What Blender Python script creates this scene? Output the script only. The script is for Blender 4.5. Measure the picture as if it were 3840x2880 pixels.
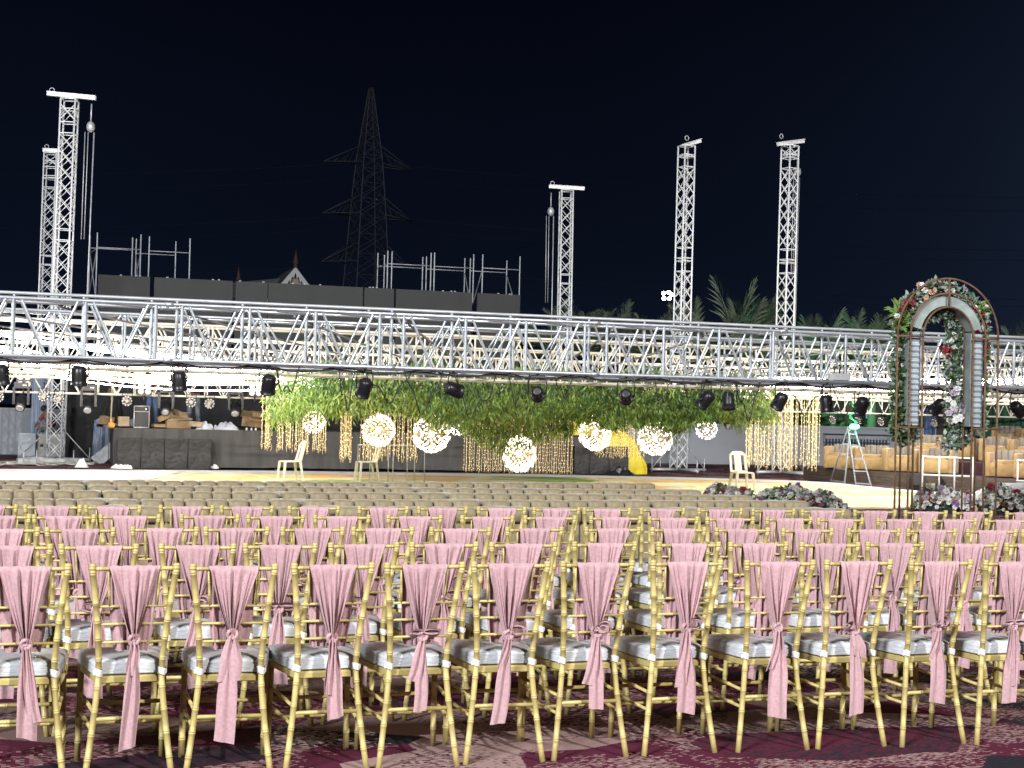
import bpy, math, random
from mathutils import Vector, Matrix, noise as mnoise
R = math.radians
for o in list(bpy.data.objects): bpy.data.objects.remove(o)
SC = bpy.context.scene
COL = SC.collection

# ------------------------------------------------------------------ camera
F_PX = 5650.0; CAM_H = 1.64
PITCH = math.atan(110.0/F_PX); ROLL = math.atan(0.0235)
cam_d = bpy.data.cameras.new('camera'); cam = bpy.data.objects.new('camera', cam_d); COL.objects.link(cam)
fw = Vector((0, math.cos(PITCH), math.sin(PITCH))); up0 = Vector((0, -math.sin(PITCH), math.cos(PITCH))); rt0 = Vector((1, 0, 0))
rt = rt0*math.cos(ROLL) + up0*math.sin(ROLL); up = up0*math.cos(ROLL) - rt0*math.sin(ROLL)
M = Matrix((rt, up, -fw)).transposed().to_4x4(); M.translation = (0, 0, CAM_H); cam.matrix_world = M
cam_d.sensor_width = 36.0; cam_d.lens = 36.0*F_PX/3840.0; cam_d.clip_start = 0.1; cam_d.clip_end = 2000
SC.camera = cam
SC.view_settings.view_transform = 'Standard'; SC.view_settings.look = 'None'; SC.view_settings.exposure = 0.0; SC.view_settings.gamma = 1.0
SC.view_settings.use_curve_mapping = False
SC.render.engine = 'CYCLES'
try:
    SC.cycles.use_denoising = True; SC.cycles.sample_clamp_indirect = 6.0; SC.cycles.max_bounces = 6; SC.cycles.caustics_reflective = False; SC.cycles.caustics_refractive = False
except Exception: pass

# ------------------------------------------------------------------ night sky
W = bpy.data.worlds.new('World'); SC.world = W; W.use_nodes = True
nt = W.node_tree; nt.nodes.clear(); L = nt.links.new
out = nt.nodes.new('ShaderNodeOutputWorld'); bg = nt.nodes.new('ShaderNodeBackground'); tc = nt.nodes.new('ShaderNodeTexCoord')
sep = nt.nodes.new('ShaderNodeSeparateXYZ'); L(tc.outputs['Generated'], sep.inputs[0])
rmp = nt.nodes.new('ShaderNodeValToRGB'); L(sep.outputs['Z'], rmp.inputs[0])
e = rmp.color_ramp.elements; e[0].position = 0.0; e[0].color = (.0050, .0075, .0165, 1); e[1].position = .30; e[1].color = (.0011, .0019, .0052, 1)
n = rmp.color_ramp.elements.new(.10); n.color = (.0027, .0044, .0108, 1)
# the town's light dome, low towards the east side of the site
dot = nt.nodes.new('ShaderNodeVectorMath'); dot.operation = 'DOT_PRODUCT'; L(tc.outputs['Generated'], dot.inputs[0]); dot.inputs[1].default_value = Vector((.56, .83, .07)).normalized()
pw = nt.nodes.new('ShaderNodeMath'); pw.operation = 'POWER'; L(dot.outputs['Value'], pw.inputs[0]); pw.inputs[1].default_value = 34; pw.use_clamp = True
mul = nt.nodes.new('ShaderNodeMix'); mul.data_type = 'RGBA'; mul.blend_type = 'ADD'; L(pw.outputs[0], mul.inputs[0]); L(rmp.outputs[0], mul.inputs[6]); mul.inputs[7].default_value = (.014, .023, .045, 1)
nzw = nt.nodes.new('ShaderNodeTexNoise'); nzw.inputs['Scale'].default_value = 3.0; nzw.inputs['Detail'].default_value = 3; L(tc.outputs['Generated'], nzw.inputs['Vector'])
mrw = nt.nodes.new('ShaderNodeMapRange'); mrw.inputs[3].default_value = .72; mrw.inputs[4].default_value = 1.28; L(nzw.outputs['Fac'], mrw.inputs[0])
scw = nt.nodes.new('ShaderNodeVectorMath'); scw.operation = 'SCALE'; L(mul.outputs[2], scw.inputs[0]); L(mrw.outputs[0], scw.inputs['Scale'])
L(scw.outputs[0], bg.inputs[0]); bg.inputs[1].default_value = 1.0; L(bg.outputs[0], out.inputs[0])

# ------------------------------------------------------------------ the site's floodlight (on a mast behind the seats, to the right)
fl = bpy.data.lights.new('floodlight_beam', 'SPOT'); fl.energy = 116000; fl.color = (1.0, .97, .93); fl.spot_size = R(90); fl.spot_blend = .4; fl.shadow_soft_size = .42
flo = bpy.data.objects.new('floodlight_beam', fl); COL.objects.link(flo)
FLOOD = Vector((28.0, -27.0, 27.5)); flo.location = FLOOD
flo.rotation_euler = (Vector((-1, 16, 0.5))-FLOOD).to_track_quat('-Z', 'Y').to_euler()

fill_d = bpy.data.lights.new('soft_fill_lamp', 'SPOT'); fill_d.energy = 170000; fill_d.color = (.93, .96, 1.0); fill_d.spot_size = R(120); fill_d.spot_blend = .5; fill_d.shadow_soft_size = 5.0  # large soft fill light, added behind left to lift the shadows
fill_o = bpy.data.objects.new('soft_fill_lamp', fill_d); COL.objects.link(fill_o); fill_o.location = (-22, -30, 24)
fill_o.rotation_euler = (Vector((0, 18, 0.5))-Vector(fill_o.location)).to_track_quat('-Z', 'Y').to_euler()

# ------------------------------------------------------------------ surveying: a pixel of the photograph as a place in the world
def ray(px, py): return fw + rt*((px-1920)/F_PX) + up*((1440-py)/F_PX)
def gp(px, py, z=0.0):
    d = ray(px, py); k = (z-CAM_H)/d.z; return Vector((d.x*k, d.y*k, z))
def at(px, py, Y):
    d = ray(px, py); k = Y/d.y; return Vector((d.x*k, Y, CAM_H+d.z*k))
TILT = .31                                   # the whole site is laid out along this line, turned from the camera
PHI = math.atan(TILT)
E = Vector((math.cos(PHI), math.sin(PHI), 0)); N = Vector((-math.sin(PHI), math.cos(PHI), 0))
def on_line(px, y0, t=TILT, py=None):
    """the place on the site line that crosses X=0 at y0, under picture column px (py = picture row, for the height)"""
    u = (px-1920)/F_PX
    Y = y0/(1-t*u)
    return at(px, 1500 if py is None else py, Y)

# ------------------------------------------------------------------ mesh helper
class MB:
    def __init__(s): s.v = []; s.f = []; s.m = []; s.sm = []
    def add(s, vs, fs, mi=0, smooth=False):
        b = len(s.v); s.v += [tuple(p) for p in vs]
        for f in fs: s.f.append(tuple(b+i for i in f)); s.m.append(mi); s.sm.append(smooth)
        return b
    def box(s, c, sz, rot=None, mi=0):
        hx, hy, hz = sz[0]/2, sz[1]/2, sz[2]/2; c = Vector(c)
        vs = [Vector((x, y, z)) for x in (-hx, hx) for y in (-hy, hy) for z in (-hz, hz)]
        if rot is not None: vs = [rot @ p for p in vs]
        s.add([c+p for p in vs], [(0, 1, 3, 2), (4, 6, 7, 5), (0, 4, 5, 1), (2, 3, 7, 6), (0, 2, 6, 4), (1, 5, 7, 3)], mi)
    def tube(s, path, r, n=8, cap=True, mi=0, smooth=True, closed=False):
        path = [Vector(p) for p in path]; k = len(path)
        rs = r if isinstance(r, (list, tuple)) else [r]*k
        t0 = (path[1]-path[0]).normalized(); a = Vector((0, 0, 1)) if abs(t0.z) < .9 else Vector((1, 0, 0))
        nrm = (a - t0*a.dot(t0)).normalized(); vs = []
        for i, p in enumerate(path):
            if closed: t = path[(i+1) % k]-path[i-1]
            elif i == 0: t = path[1]-path[0]
            elif i == k-1: t = path[-1]-path[-2]
            else: t = path[i+1]-path[i-1]
            t.normalize(); nrm = (nrm - t*nrm.dot(t))
            if nrm.length < 1e-6: nrm = t.orthogonal()
            nrm.normalize(); b = t.cross(nrm)
            for j in range(n):
                an = 2*math.pi*j/n; vs.append(p + (nrm*math.cos(an)+b*math.sin(an))*rs[i])
        fs = []
        for i in range(k if closed else k-1):
            i2 = (i+1) % k
            for j in range(n): fs.append((i*n+j, i*n+(j+1) % n, i2*n+(j+1) % n, i2*n+j))
        b0 = s.add(vs, fs, mi, smooth)
        if cap and not closed:
            s.f.append(tuple(b0+j for j in range(n))[::-1]); s.m.append(mi); s.sm.append(False)
            s.f.append(tuple(b0+(k-1)*n+j for j in range(n))); s.m.append(mi); s.sm.append(False)
    def grid(s, fn, nu, nv, mi=0, smooth=True, wrap=False):
        """fn(u, v) with u, v in 0..1"""
        vs = [fn(i/nu, j/nv) for j in range(nv+1) for i in range(nu+1)]
        fs = [(j*(nu+1)+i, j*(nu+1)+i+1, (j+1)*(nu+1)+i+1, (j+1)*(nu+1)+i) for j in range(nv) for i in range(nu)]
        s.add(vs, fs, mi, smooth)
    def sphere(s, c, r, nu=10, nv=7, mi=0, sq=(1, 1, 1), lump=0, seed=0):
        c = Vector(c)
        def fn(u, v):
            th = 2*math.pi*u; ph = math.pi*v
            d = Vector((math.sin(ph)*math.cos(th), math.sin(ph)*math.sin(th), math.cos(ph)))
            k = 1+lump*mnoise.noise(d*2.2+Vector((seed*7.1, seed*3.3, 0)))
            return c+Vector((d.x*sq[0], d.y*sq[1], d.z*sq[2]))*r*k
        s.grid(fn, nu, nv, mi)
    def pad(s, c, sz, e1=.3, e2=.3, nu=16, nv=9, mi=0, rot=None, lump=0, seed=0):
        """a padded block: superquadric"""
        c = Vector(c); pw_ = lambda x, e: math.copysign(abs(x)**e, x)
        def fn(u, v):
            th = 2*math.pi*u; ph = math.pi*(v-.5)
            p = Vector((pw_(math.cos(ph), e1)*pw_(math.cos(th), e2)*sz[0]/2, pw_(math.cos(ph), e1)*pw_(math.sin(th), e2)*sz[1]/2, pw_(math.sin(ph), e1)*sz[2]/2))
            if lump: p *= 1+lump*mnoise.noise(p*6+Vector((seed*5.3, seed, 0)))
            return c+(rot @ p if rot is not None else p)
        s.grid(fn, nu, nv, mi)
    def lathe(s, prof, c=(0, 0, 0), n=16, mi=0, rot=None, smooth=True):
        c = Vector(c); vs = []
        for (r, z) in prof:
            for j in range(n):
                a = 2*math.pi*j/n; p = Vector((r*math.cos(a), r*math.sin(a), z)); vs.append(c+(rot @ p if rot is not None else p))
        fs = [(i*n+j, i*n+(j+1) % n, (i+1)*n+(j+1) % n, (i+1)*n+j) for i in range(len(prof)-1) for j in range(n)]
        b0 = s.add(vs, fs, mi, smooth)
        for k, rev in ((0, True), (len(prof)-1, False)):
            if prof[k][0] > 1e-4:
                t = tuple(b0+k*n+j for j in range(n)); s.f.append(t[::-1] if rev else t); s.m.append(mi); s.sm.append(False)
    def loft(s, rings, mi=0, smooth=False, cap=True):
        n = len(rings[0]); vs = [p for r in rings for p in r]
        fs = [(i*n+j, i*n+(j+1) % n, (i+1)*n+(j+1) % n, (i+1)*n+j) for i in range(len(rings)-1) for j in range(n)]
        b0 = s.add(vs, fs, mi, smooth)
        if cap:
            s.f.append(tuple(b0+j for j in range(n))[::-1]); s.m.append(mi); s.sm.append(smooth)
            s.f.append(tuple(b0+(len(rings)-1)*n+j for j in range(n))); s.m.append(mi); s.sm.append(smooth)
    def quad(s, a, b, c, d, mi=0): s.add([a, b, c, d], [(0, 1, 2, 3)], mi)
    def mesh(s, name, mats):
        me = bpy.data.meshes.new(name); me.from_pydata(s.v, [], s.f)
        for m in (mats if isinstance(mats, (list, tuple)) else [mats]): me.materials.append(m)
        me.polygons.foreach_set('material_index', s.m); me.polygons.foreach_set('use_smooth', s.sm); me.update()
        return me
    def build(s, name, mats, parent=None, loc=None): return put(name, s.mesh(name, mats), parent, loc)

def put(name, me, parent=None, loc=None, mat=None):
    o = bpy.data.objects.new(name, me); COL.objects.link(o)
    if parent is not None: o.parent = parent
    if mat is not None: o.matrix_local = mat
    elif loc is not None: o.location = loc
    return o
def tag(o, label=None, cat=None, group=None, kind=None):
    if label: o['label'] = label
    if cat: o['category'] = cat
    if group: o['group'] = group
    if kind: o['kind'] = kind
    return o
def thing(name, label, cat, loc=(0, 0, 0), rz=0.0, group=None):
    o = bpy.data.objects.new(name, None); COL.objects.link(o); o.location = loc; o.rotation_euler = (0, 0, rz); o.empty_display_size = .1
    return tag(o, label, cat, group)
def stuff(o): o['kind'] = 'stuff'; return o
def seg_mat(a, b):
    """matrix that takes a unit tube along +Z onto a..b"""
    a = Vector(a); b = Vector(b); d = b-a
    return Matrix.Translation(a) @ d.to_track_quat('Z', 'Y').to_matrix().to_4x4() @ Matrix.Diagonal((1, 1, d.length, 1))
ORD = ['first', 'second', 'third', 'fourth', 'fifth', 'sixth', 'seventh', 'eighth', 'ninth', 'tenth', 'eleventh', 'twelfth', 'thirteenth', 'fourteenth', 'fifteenth', 'sixteenth', 'seventeenth', 'eighteenth', 'nineteenth', 'twentieth']
def nth_left(i, n):
    return 'leftmost' if i == 0 else 'rightmost' if i == n-1 else ORD[i]+' from the left'

# ------------------------------------------------------------------ materials
def mat(name, col, rough=.6, metal=0.0, var=0.0, scale=20, bump=0.0, bscale=60, sheen=0.0, coat=0.0, emit=None, es=0.0, spec=.5, alpha=1.0, col2=None, detail=3, stretch=None, trans=0.0):
    m = bpy.data.materials.new(name); m.use_nodes = True; t = m.node_tree; L = t.links.new
    b = t.nodes['Principled BSDF']; b.inputs['Base Color'].default_value = (*col, 1); b.inputs['Roughness'].default_value = rough; b.inputs['Metallic'].default_value = metal
    b.inputs['Sheen Weight'].default_value = sheen; b.inputs['Coat Weight'].default_value = coat; b.inputs['Specular IOR Level'].default_value = spec
    if trans: b.inputs['Transmission Weight'].default_value = trans
    if alpha < 1: b.inputs['Alpha'].default_value = alpha
    if emit: b.inputs['Emission Color'].default_value = (*emit, 1); b.inputs['Emission Strength'].default_value = es
    co = t.nodes.new('ShaderNodeTexCoord'); vec = co.outputs['Object']
    if stretch:
        mp = t.nodes.new('ShaderNodeMapping'); mp.inputs['Scale'].default_value = stretch; L(vec, mp.inputs[0]); vec = mp.outputs[0]
    if var or col2:
        nz = t.nodes.new('ShaderNodeTexNoise'); nz.inputs['Scale'].default_value = scale; nz.inputs['Detail'].default_value = detail; L(vec, nz.inputs['Vector'])
        oi = t.nodes.new('ShaderNodeObjectInfo')
        mx = t.nodes.new('ShaderNodeMix'); mx.data_type = 'RGBA'
        c2 = col2 if col2 else tuple(c*(1-var) for c in col); c1 = col if col2 else tuple(min(1, c*(1+var)) for c in col)
        rm = t.nodes.new('ShaderNodeMapRange'); rm.inputs[1].default_value = .35; rm.inputs[2].default_value = .65; L(nz.outputs['Fac'], rm.inputs[0])
        L(rm.outputs[0], mx.inputs[0]); mx.inputs[6].default_value = (*c1, 1); mx.inputs[7].default_value = (*c2, 1)
        hs = t.nodes.new('ShaderNodeHueSaturation'); L(mx.outputs[2], hs.inputs['Color'])
        vr = t.nodes.new('ShaderNodeMapRange'); L(oi.outputs['Random'], vr.inputs[0]); vr.inputs[3].default_value = .94; vr.inputs[4].default_value = 1.06; L(vr.outputs[0], hs.inputs['Value'])
        L(hs.outputs[0], b.inputs['Base Color'])
    if bump:
        n2 = t.nodes.new('ShaderNodeTexNoise'); n2.inputs['Scale'].default_value = bscale; n2.inputs['Detail'].default_value = 4; L(vec, n2.inputs['Vector'])
        bp = t.nodes.new('ShaderNodeBump'); bp.inputs['Strength'].default_value = bump; bp.inputs['Distance'].default_value = .01; L(n2.outputs['Fac'], bp.inputs['Height']); L(bp.outputs[0], b.inputs['Normal'])
    return m
MT = {}
MT['gold'] = mat('gold_paint', (.47, .38, .145), .5, .05, var=.10, scale=30, bump=.06, bscale=90)
MT['sash'] = mat('pink_velour', (.445, .272, .292), .85, var=.10, scale=70, bump=.25, bscale=160, sheen=.45)
MT['cushion'] = mat('silver_satin', (.53, .545, .565), .28, var=.10, scale=25, bump=.30, bscale=26, stretch=(1, 1, 6))
MT['strap'] = mat('white_strap', (.66, .67, .66), .8, bump=.3, bscale=80)
MT['alu'] = mat('aluminium_tube', (.60, .65, .70), .32, .6, var=.10, scale=9, bump=.05, bscale=40)
MT['alu_dull'] = mat('dull_aluminium', (.55, .57, .60), .5, .5, var=.15, scale=6)
MT['steel_warm_lit'] = mat('warm_lit_truss', (.80, .75, .62), .5, .1, var=.10, scale=4)  # warm strip light on the rear trusses is tinted into this colour
MT['tower'] = mat('white_painted_mast', (.80, .82, .84), .45, .1, var=.08, scale=4)
MT['black'] = mat('black_plastic', (.012, .012, .014), .35, bump=.05)
MT['black_cloth'] = mat('black_stage_cloth', (.045, .042, .040), .9, var=.25, scale=3, bump=.5, bscale=9)
MT['cable'] = mat('black_cable', (.012, .012, .013), .5)
MT['dark'] = mat('dark_steel', (.03, .032, .036), .6, .3)
MT['white_plastic'] = mat('cream_plastic', (.72, .68, .55), .38, var=.04, scale=8)
MT['white'] = mat('white_paint', (.75, .75, .73), .5, var=.05, scale=12)

def carpet_mat():
    m = bpy.data.materials.new('patterned_carpet'); m.use_nodes = True; t = m.node_tree; Lk = t.links.new; b = t.nodes['Principled BSDF']
    b.inputs['Roughness'].default_value = .95; b.inputs['Specular IOR Level'].default_value = .08; 
    co = t.nodes.new('ShaderNodeTexCoord')
    def node(k, **kw):
        q = t.nodes.new(k)
        for a, v in kw.items(): setattr(q, a, v)
        return q
    def math_(op, a, bb=None, clamp=False):
        q = node('ShaderNodeMath', operation=op, use_clamp=clamp)
        for i, x in enumerate((a, bb)):
            if x is None: continue
            if isinstance(x, (int, float)): q.inputs[i].default_value = x
            else: Lk(x, q.inputs[i])
        return q.outputs[0]
    def mapping(v, scale, rot=0.0, loc=(0, 0, 0)):
        q = node('ShaderNodeMapping'); q.inputs['Scale'].default_value = scale; q.inputs['Rotation'].default_value = (0, 0, rot); q.inputs['Location'].default_value = loc; Lk(v, q.inputs[0]); return q.outputs[0]
    base = mapping(co.outputs['Object'], (1, 1, 1), -PHI)
    def snapped(sx, sy):
        q = node('ShaderNodeVectorMath', operation='SNAP'); Lk(base, q.inputs[0]); q.inputs[1].default_value = (sx, sy, 1); return q.outputs[0]
    pix = snapped(.010, .0085)
    wob = node('ShaderNodeTexNoise'); wob.inputs['Scale'].default_value = .9; wob.inputs['Detail'].default_value = 1; Lk(pix, wob.inputs['Vector'])
    wv = node('ShaderNodeVectorMath', operation='MULTIPLY_ADD'); Lk(wob.outputs['Color'], wv.inputs[0]); wv.inputs[1].default_value = (.14, .14, 0); Lk(pix, wv.inputs[2])
    # large lens shaped and diamond shaped fields
    v1 = node('ShaderNodeTexVoronoi', distance='EUCLIDEAN'); v1.inputs['Scale'].default_value = 1.0; v1.inputs['Randomness'].default_value = .9
    Lk(mapping(wv.outputs[0], (1.15, 2.0, 1), .5), v1.inputs['Vector'])
    v2 = node('ShaderNodeTexVoronoi', distance='EUCLIDEAN'); v2.inputs['Scale'].default_value = 1.0; v2.inputs['Randomness'].default_value = 1.0
    Lk(mapping(wv.outputs[0], (1.35, 1.8, 1), -.5, (3.3, 1.7, 0)), v2.inputs['Vector'])
    s1 = node('ShaderNodeSeparateColor'); Lk(v1.outputs['Color'], s1.inputs[0]); s2 = node('ShaderNodeSeparateColor'); Lk(v2.outputs['Color'], s2.inputs[0])
    def ramp(fac, stops):
        q = node('ShaderNodeValToRGB'); q.color_ramp.interpolation = 'CONSTANT'; el = q.color_ramp.elements
        el[0].position = 0; el[0].color = (*stops[0][1], 1); el[1].position = stops[1][0]; el[1].color = (*stops[1][1], 1)
        for p, c in stops[2:]:
            k = el.new(p); k.color = (*c, 1)
        Lk(fac, q.inputs[0]); return q.outputs[0]
    BUR = (.085, .016, .034); DK = (.020, .020, .027); PINK = (.30, .20, .19); TAN = (.19, .12, .105); PLUM = (.055, .017, .032); CRM = (.44, .32, .29)
    ca = ramp(s1.outputs[0], [(0, BUR), (.34, DK), (.54, PINK), (.64, BUR), (.84, TAN), (.91, DK)])
    cb = ramp(s1.outputs[0], [(0, PINK), (.22, DK), (.32, CRM), (.52, PLUM), (.64, PINK), (.82, DK), (.90, TAN)])
    # woven dither between the two yarns: dense on one side of a field, sparse on the other
    wn = node('ShaderNodeTexWhiteNoise', noise_dimensions='2D'); Lk(snapped(.020, .0085), wn.inputs['Vector'])
    big = node('ShaderNodeTexNoise'); big.inputs['Scale'].default_value = 1.9; big.inputs['Detail'].default_value = 2; Lk(pix, big.inputs['Vector'])
    amt = math_('ADD', math_('MULTIPLY', math_('SUBTRACT', big.outputs['Fac'], .5), 2.2), math_('MULTIPLY', math_('SUBTRACT', s2.outputs[1], .5), .55))
    amt = math_('MINIMUM', math_('ADD', amt, .24), .52)
    pick = math_('LESS_THAN', wn.outputs['Value'], amt)
    mx = node('ShaderNodeMix', data_type='RGBA'); Lk(pick, mx.inputs[0]); Lk(ca, mx.inputs[6]); Lk(cb, mx.inputs[7])
    fz = node('ShaderNodeTexNoise'); fz.inputs['Scale'].default_value = 220; Lk(co.outputs['Object'], fz.inputs['Vector'])
    fr = node('ShaderNodeMapRange'); fr.inputs[3].default_value = .72; fr.inputs[4].default_value = 1.25; Lk(fz.outputs['Fac'], fr.inputs[0])
    vm = node('ShaderNodeVectorMath', operation='SCALE'); Lk(mx.outputs[2], vm.inputs[0]); Lk(fr.outputs[0], vm.inputs['Scale'])
    Lk(vm.outputs[0], b.inputs['Base Color'])
    bp = node('ShaderNodeBump'); bp.inputs['Strength'].default_value = .4; bp.inputs['Distance'].default_value = .004; Lk(fz.outputs['Fac'], bp.inputs['Height']); Lk(bp.outputs[0], b.inputs['Normal'])
    return m
MT['carpet'] = carpet_mat()
MT['earth'] = mat('bare_ground', (.035, .028, .026), .95, var=.3, scale=1.2)

# ------------------------------------------------------------------ ground
g = MB(); g.quad((-600, -60, -.02), (600, -60, -.02), (600, 1100, -.02), (-600, 1100, -.02)); tag(g.build('ground', MT['earth']), kind='structure')
g = MB(); g.quad((-32, -6, 0), (32, -6, 0), (34, 62, 0), (-34, 62, 0)); tag(g.build('carpet', MT['carpet']), kind='structure')
# ================================================================== gold banquet chairs
def ringed(path, r, rings, bump=1.12, half=.0055):
    """a tube path with bamboo rings: rings are arc positions (0..1)"""
    path = [Vector(p) for p in path]; ln = [0.0]
    for a, b in zip(path, path[1:]): ln.append(ln[-1]+(b-a).length)
    tot = ln[-1]
    def pos(d):
        d = max(0, min(tot, d))
        for i in range(len(path)-1):
            if d <= ln[i+1]+1e-9: return path[i].lerp(path[i+1], (d-ln[i])/(ln[i+1]-ln[i]))
        return path[-1]
    st = [(d, r) for d in ln]
    for q in rings:
        c = q*tot
        for dd, k in ((-2.0, 1), (-1.6, bump), (-.5, bump), (-.25, 1.02), (.25, 1.02), (.5, bump), (1.6, bump), (2.0, 1)): st.append((c+dd*half*.75, r*k))
    st.sort(); pts = []; rs = []
    for d, rr in st:
        if 0 <= d <= tot and (not pts or (pos(d)-pts[-1]).length > 1e-4): pts.append(pos(d)); rs.append(rr)
    return pts, rs
def yb(z): return -.205-(z-.46)*.19 if z > .46 else -.205-(.46-z)**1.3*.14
CH = {}
def chair_meshes():
    for sd, nm in ((-1, 'rl'), (1, 'rr')):
        path = []
        for i in range(13):
            z = .925*i/12
            hw = .134+.043*((z-.46)/.46)**1.5 if z > .46 else .134+.053*((.46-z)/.46)**1.25
            path.append((sd*hw, yb(z), z))
        b = MB(); p, r = ringed(path, .0138, [.105, .215, .325, .43, .565, .665, .75, .835, .982]); r[-1] = .0142; b.tube(p, r, 10)
        b.lathe([(.0142, .922), (.0168, .926), (.0168, .932), (.0148, .935), (.0165, .939), (.0160, .946), (.010, .950)], (path[-1][0], path[-1][1], 0), 10)
        CH[nm] = b.mesh('rear_post', MT['gold'])
    for sd, nm in ((-1, 'fl'), (1, 'fr')):
        b = MB(); p, r = ringed([(sd*.185, .165, .44), (sd*.188, .172, .22), (sd*.19, .182, 0)], .0145, [.30, .55, .80]); b.tube(p, r, 10); CH[nm] = b.mesh('front_leg', MT['gold'])
    def outline(fwid, rwid, y0, y1, rad, z, ins=0.0, k=5):
        cs = [(-rwid/2+ins, y0+ins), (rwid/2-ins, y0+ins), (fwid/2-ins, y1-ins), (-fwid/2+ins, y1-ins)]; pts = []
        for i in range(4):
            p = Vector((*cs[i], 0)); a = (Vector((*cs[i-1], 0))-p).normalized(); c = (Vector((*cs[(i+1) % 4], 0))-p).normalized()
            for j in range(k+1):
                t = j/k; q = p + a*rad*(1-t)**2 + c*rad*t**2
                pts.append(Vector((q.x, q.y, z)))
        return pts
    b = MB(); b.loft([outline(.41, .30, -.20, .205, .03, z, i) for z, i in ((.414, .012), (.418, .006), (.440, .006), (.446, .012))]); CH['frame'] = b.mesh('seat_frame', MT['gold'])
    b = MB(); rg = []
    for z, i in ((.448, .022), (.452, .008), (.459, .003), (.465, .009), (.471, .002), (.478, .008), (.485, .002), (.493, .009), (.500, .002), (.508, .010), (.515, .030), (.520, .075)):
        rg.append(outline(.425, .325, -.187, .215, .045, z, i))
    b.loft(rg, smooth=True); CH['cushion'] = b.mesh('cushion', MT['cushion'])
    for sd, nm in ((-1, 'sl'), (1, 'sr')):
        b = MB()
        def fn(u, v, sd=sd):
            a = 2*math.pi*u; k = .0185+.003*math.sin(a*3+v*4)
            return Vector((sd*.136+k*math.cos(a), yb(.47)+k*math.sin(a), .452+.030*v+.004*math.sin(a*2)))
        b.grid(fn, 14, 2); b.box((sd*.148, -.185, .465), (.02, .05, .018)); CH[nm] = b.mesh('strap', MT['strap'])
    def rail(z, r, rings, y=None, lift=0):
        hw = (.134+.043*((z-.46)/.46)**1.5 if z > .46 else .134+.053*((.46-z)/.46)**1.25)-.010
        b = MB(); p, rs = ringed([(-hw, yb(z), z), (0, yb(z)+.004, z+lift), (hw, yb(z), z)], r, rings); b.tube(p, rs, 8); return b
    CH['top'] = rail(.927, .0092, [.06, .94]).mesh('top_rail', MT['gold'])
    for i, z in enumerate((.760, .681, .600)): CH['rail%d' % i] = rail(z, .0062, [.30, .70]).mesh('back_rail', MT['gold'])
    CH['rear_st'] = rail(.265, .0095, [.32, .68]).mesh('stretcher', MT['gold'])
    for i, x in enumerate((-.112, .112)):
        b = MB(); p, rs = ringed([(x*.98, yb(.92)+.003, .922), (x*.90, yb(.76), .762)], .0055, [.33, .66]); b.tube(p, rs, 6); CH['spin%d' % i] = b.mesh('spindle', MT['gold'])
    for i, z in enumerate((.26, .17)):
        b = MB(); p, rs = ringed([(-.178, .176, z), (.178, .176, z)], .0095, [.33, .66], 1.1); b.tube(p, rs, 6); CH['fst%d' % i] = b.mesh('stretcher', MT['gold'])
    for k, sd in enumerate((-1, 1)):
        for i, (zf, zr) in enumerate(((.315, .30), (.225, .215))):
            b = MB(); p, rs = ringed([(sd*.185, .165, zf), (sd*.155, yb(zr)+.01, zr)], .0088, [.33, .66]); b.tube(p, rs, 6); CH['sst%d%d' % (k, i)] = b.mesh('stretcher', MT['gold'])
chair_meshes()
CHAIR_PARTS = [('rear_post', 'rl'), ('rear_post', 'rr'), ('front_leg', 'fl'), ('front_leg', 'fr'), ('seat_frame', 'frame'), ('cushion', 'cushion'), ('strap', 'sl'), ('strap', 'sr'), ('top_rail', 'top'),
               ('back_rail', 'rail0'), ('back_rail', 'rail1'), ('back_rail', 'rail2'), ('stretcher', 'rear_st'), ('spindle', 'spin0'), ('spindle', 'spin1'), ('stretcher', 'fst0'), ('stretcher', 'fst1'),
               ('stretcher', 'sst00'), ('stretcher', 'sst01'), ('stretcher', 'sst10'), ('stretcher', 'sst11')]
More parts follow.
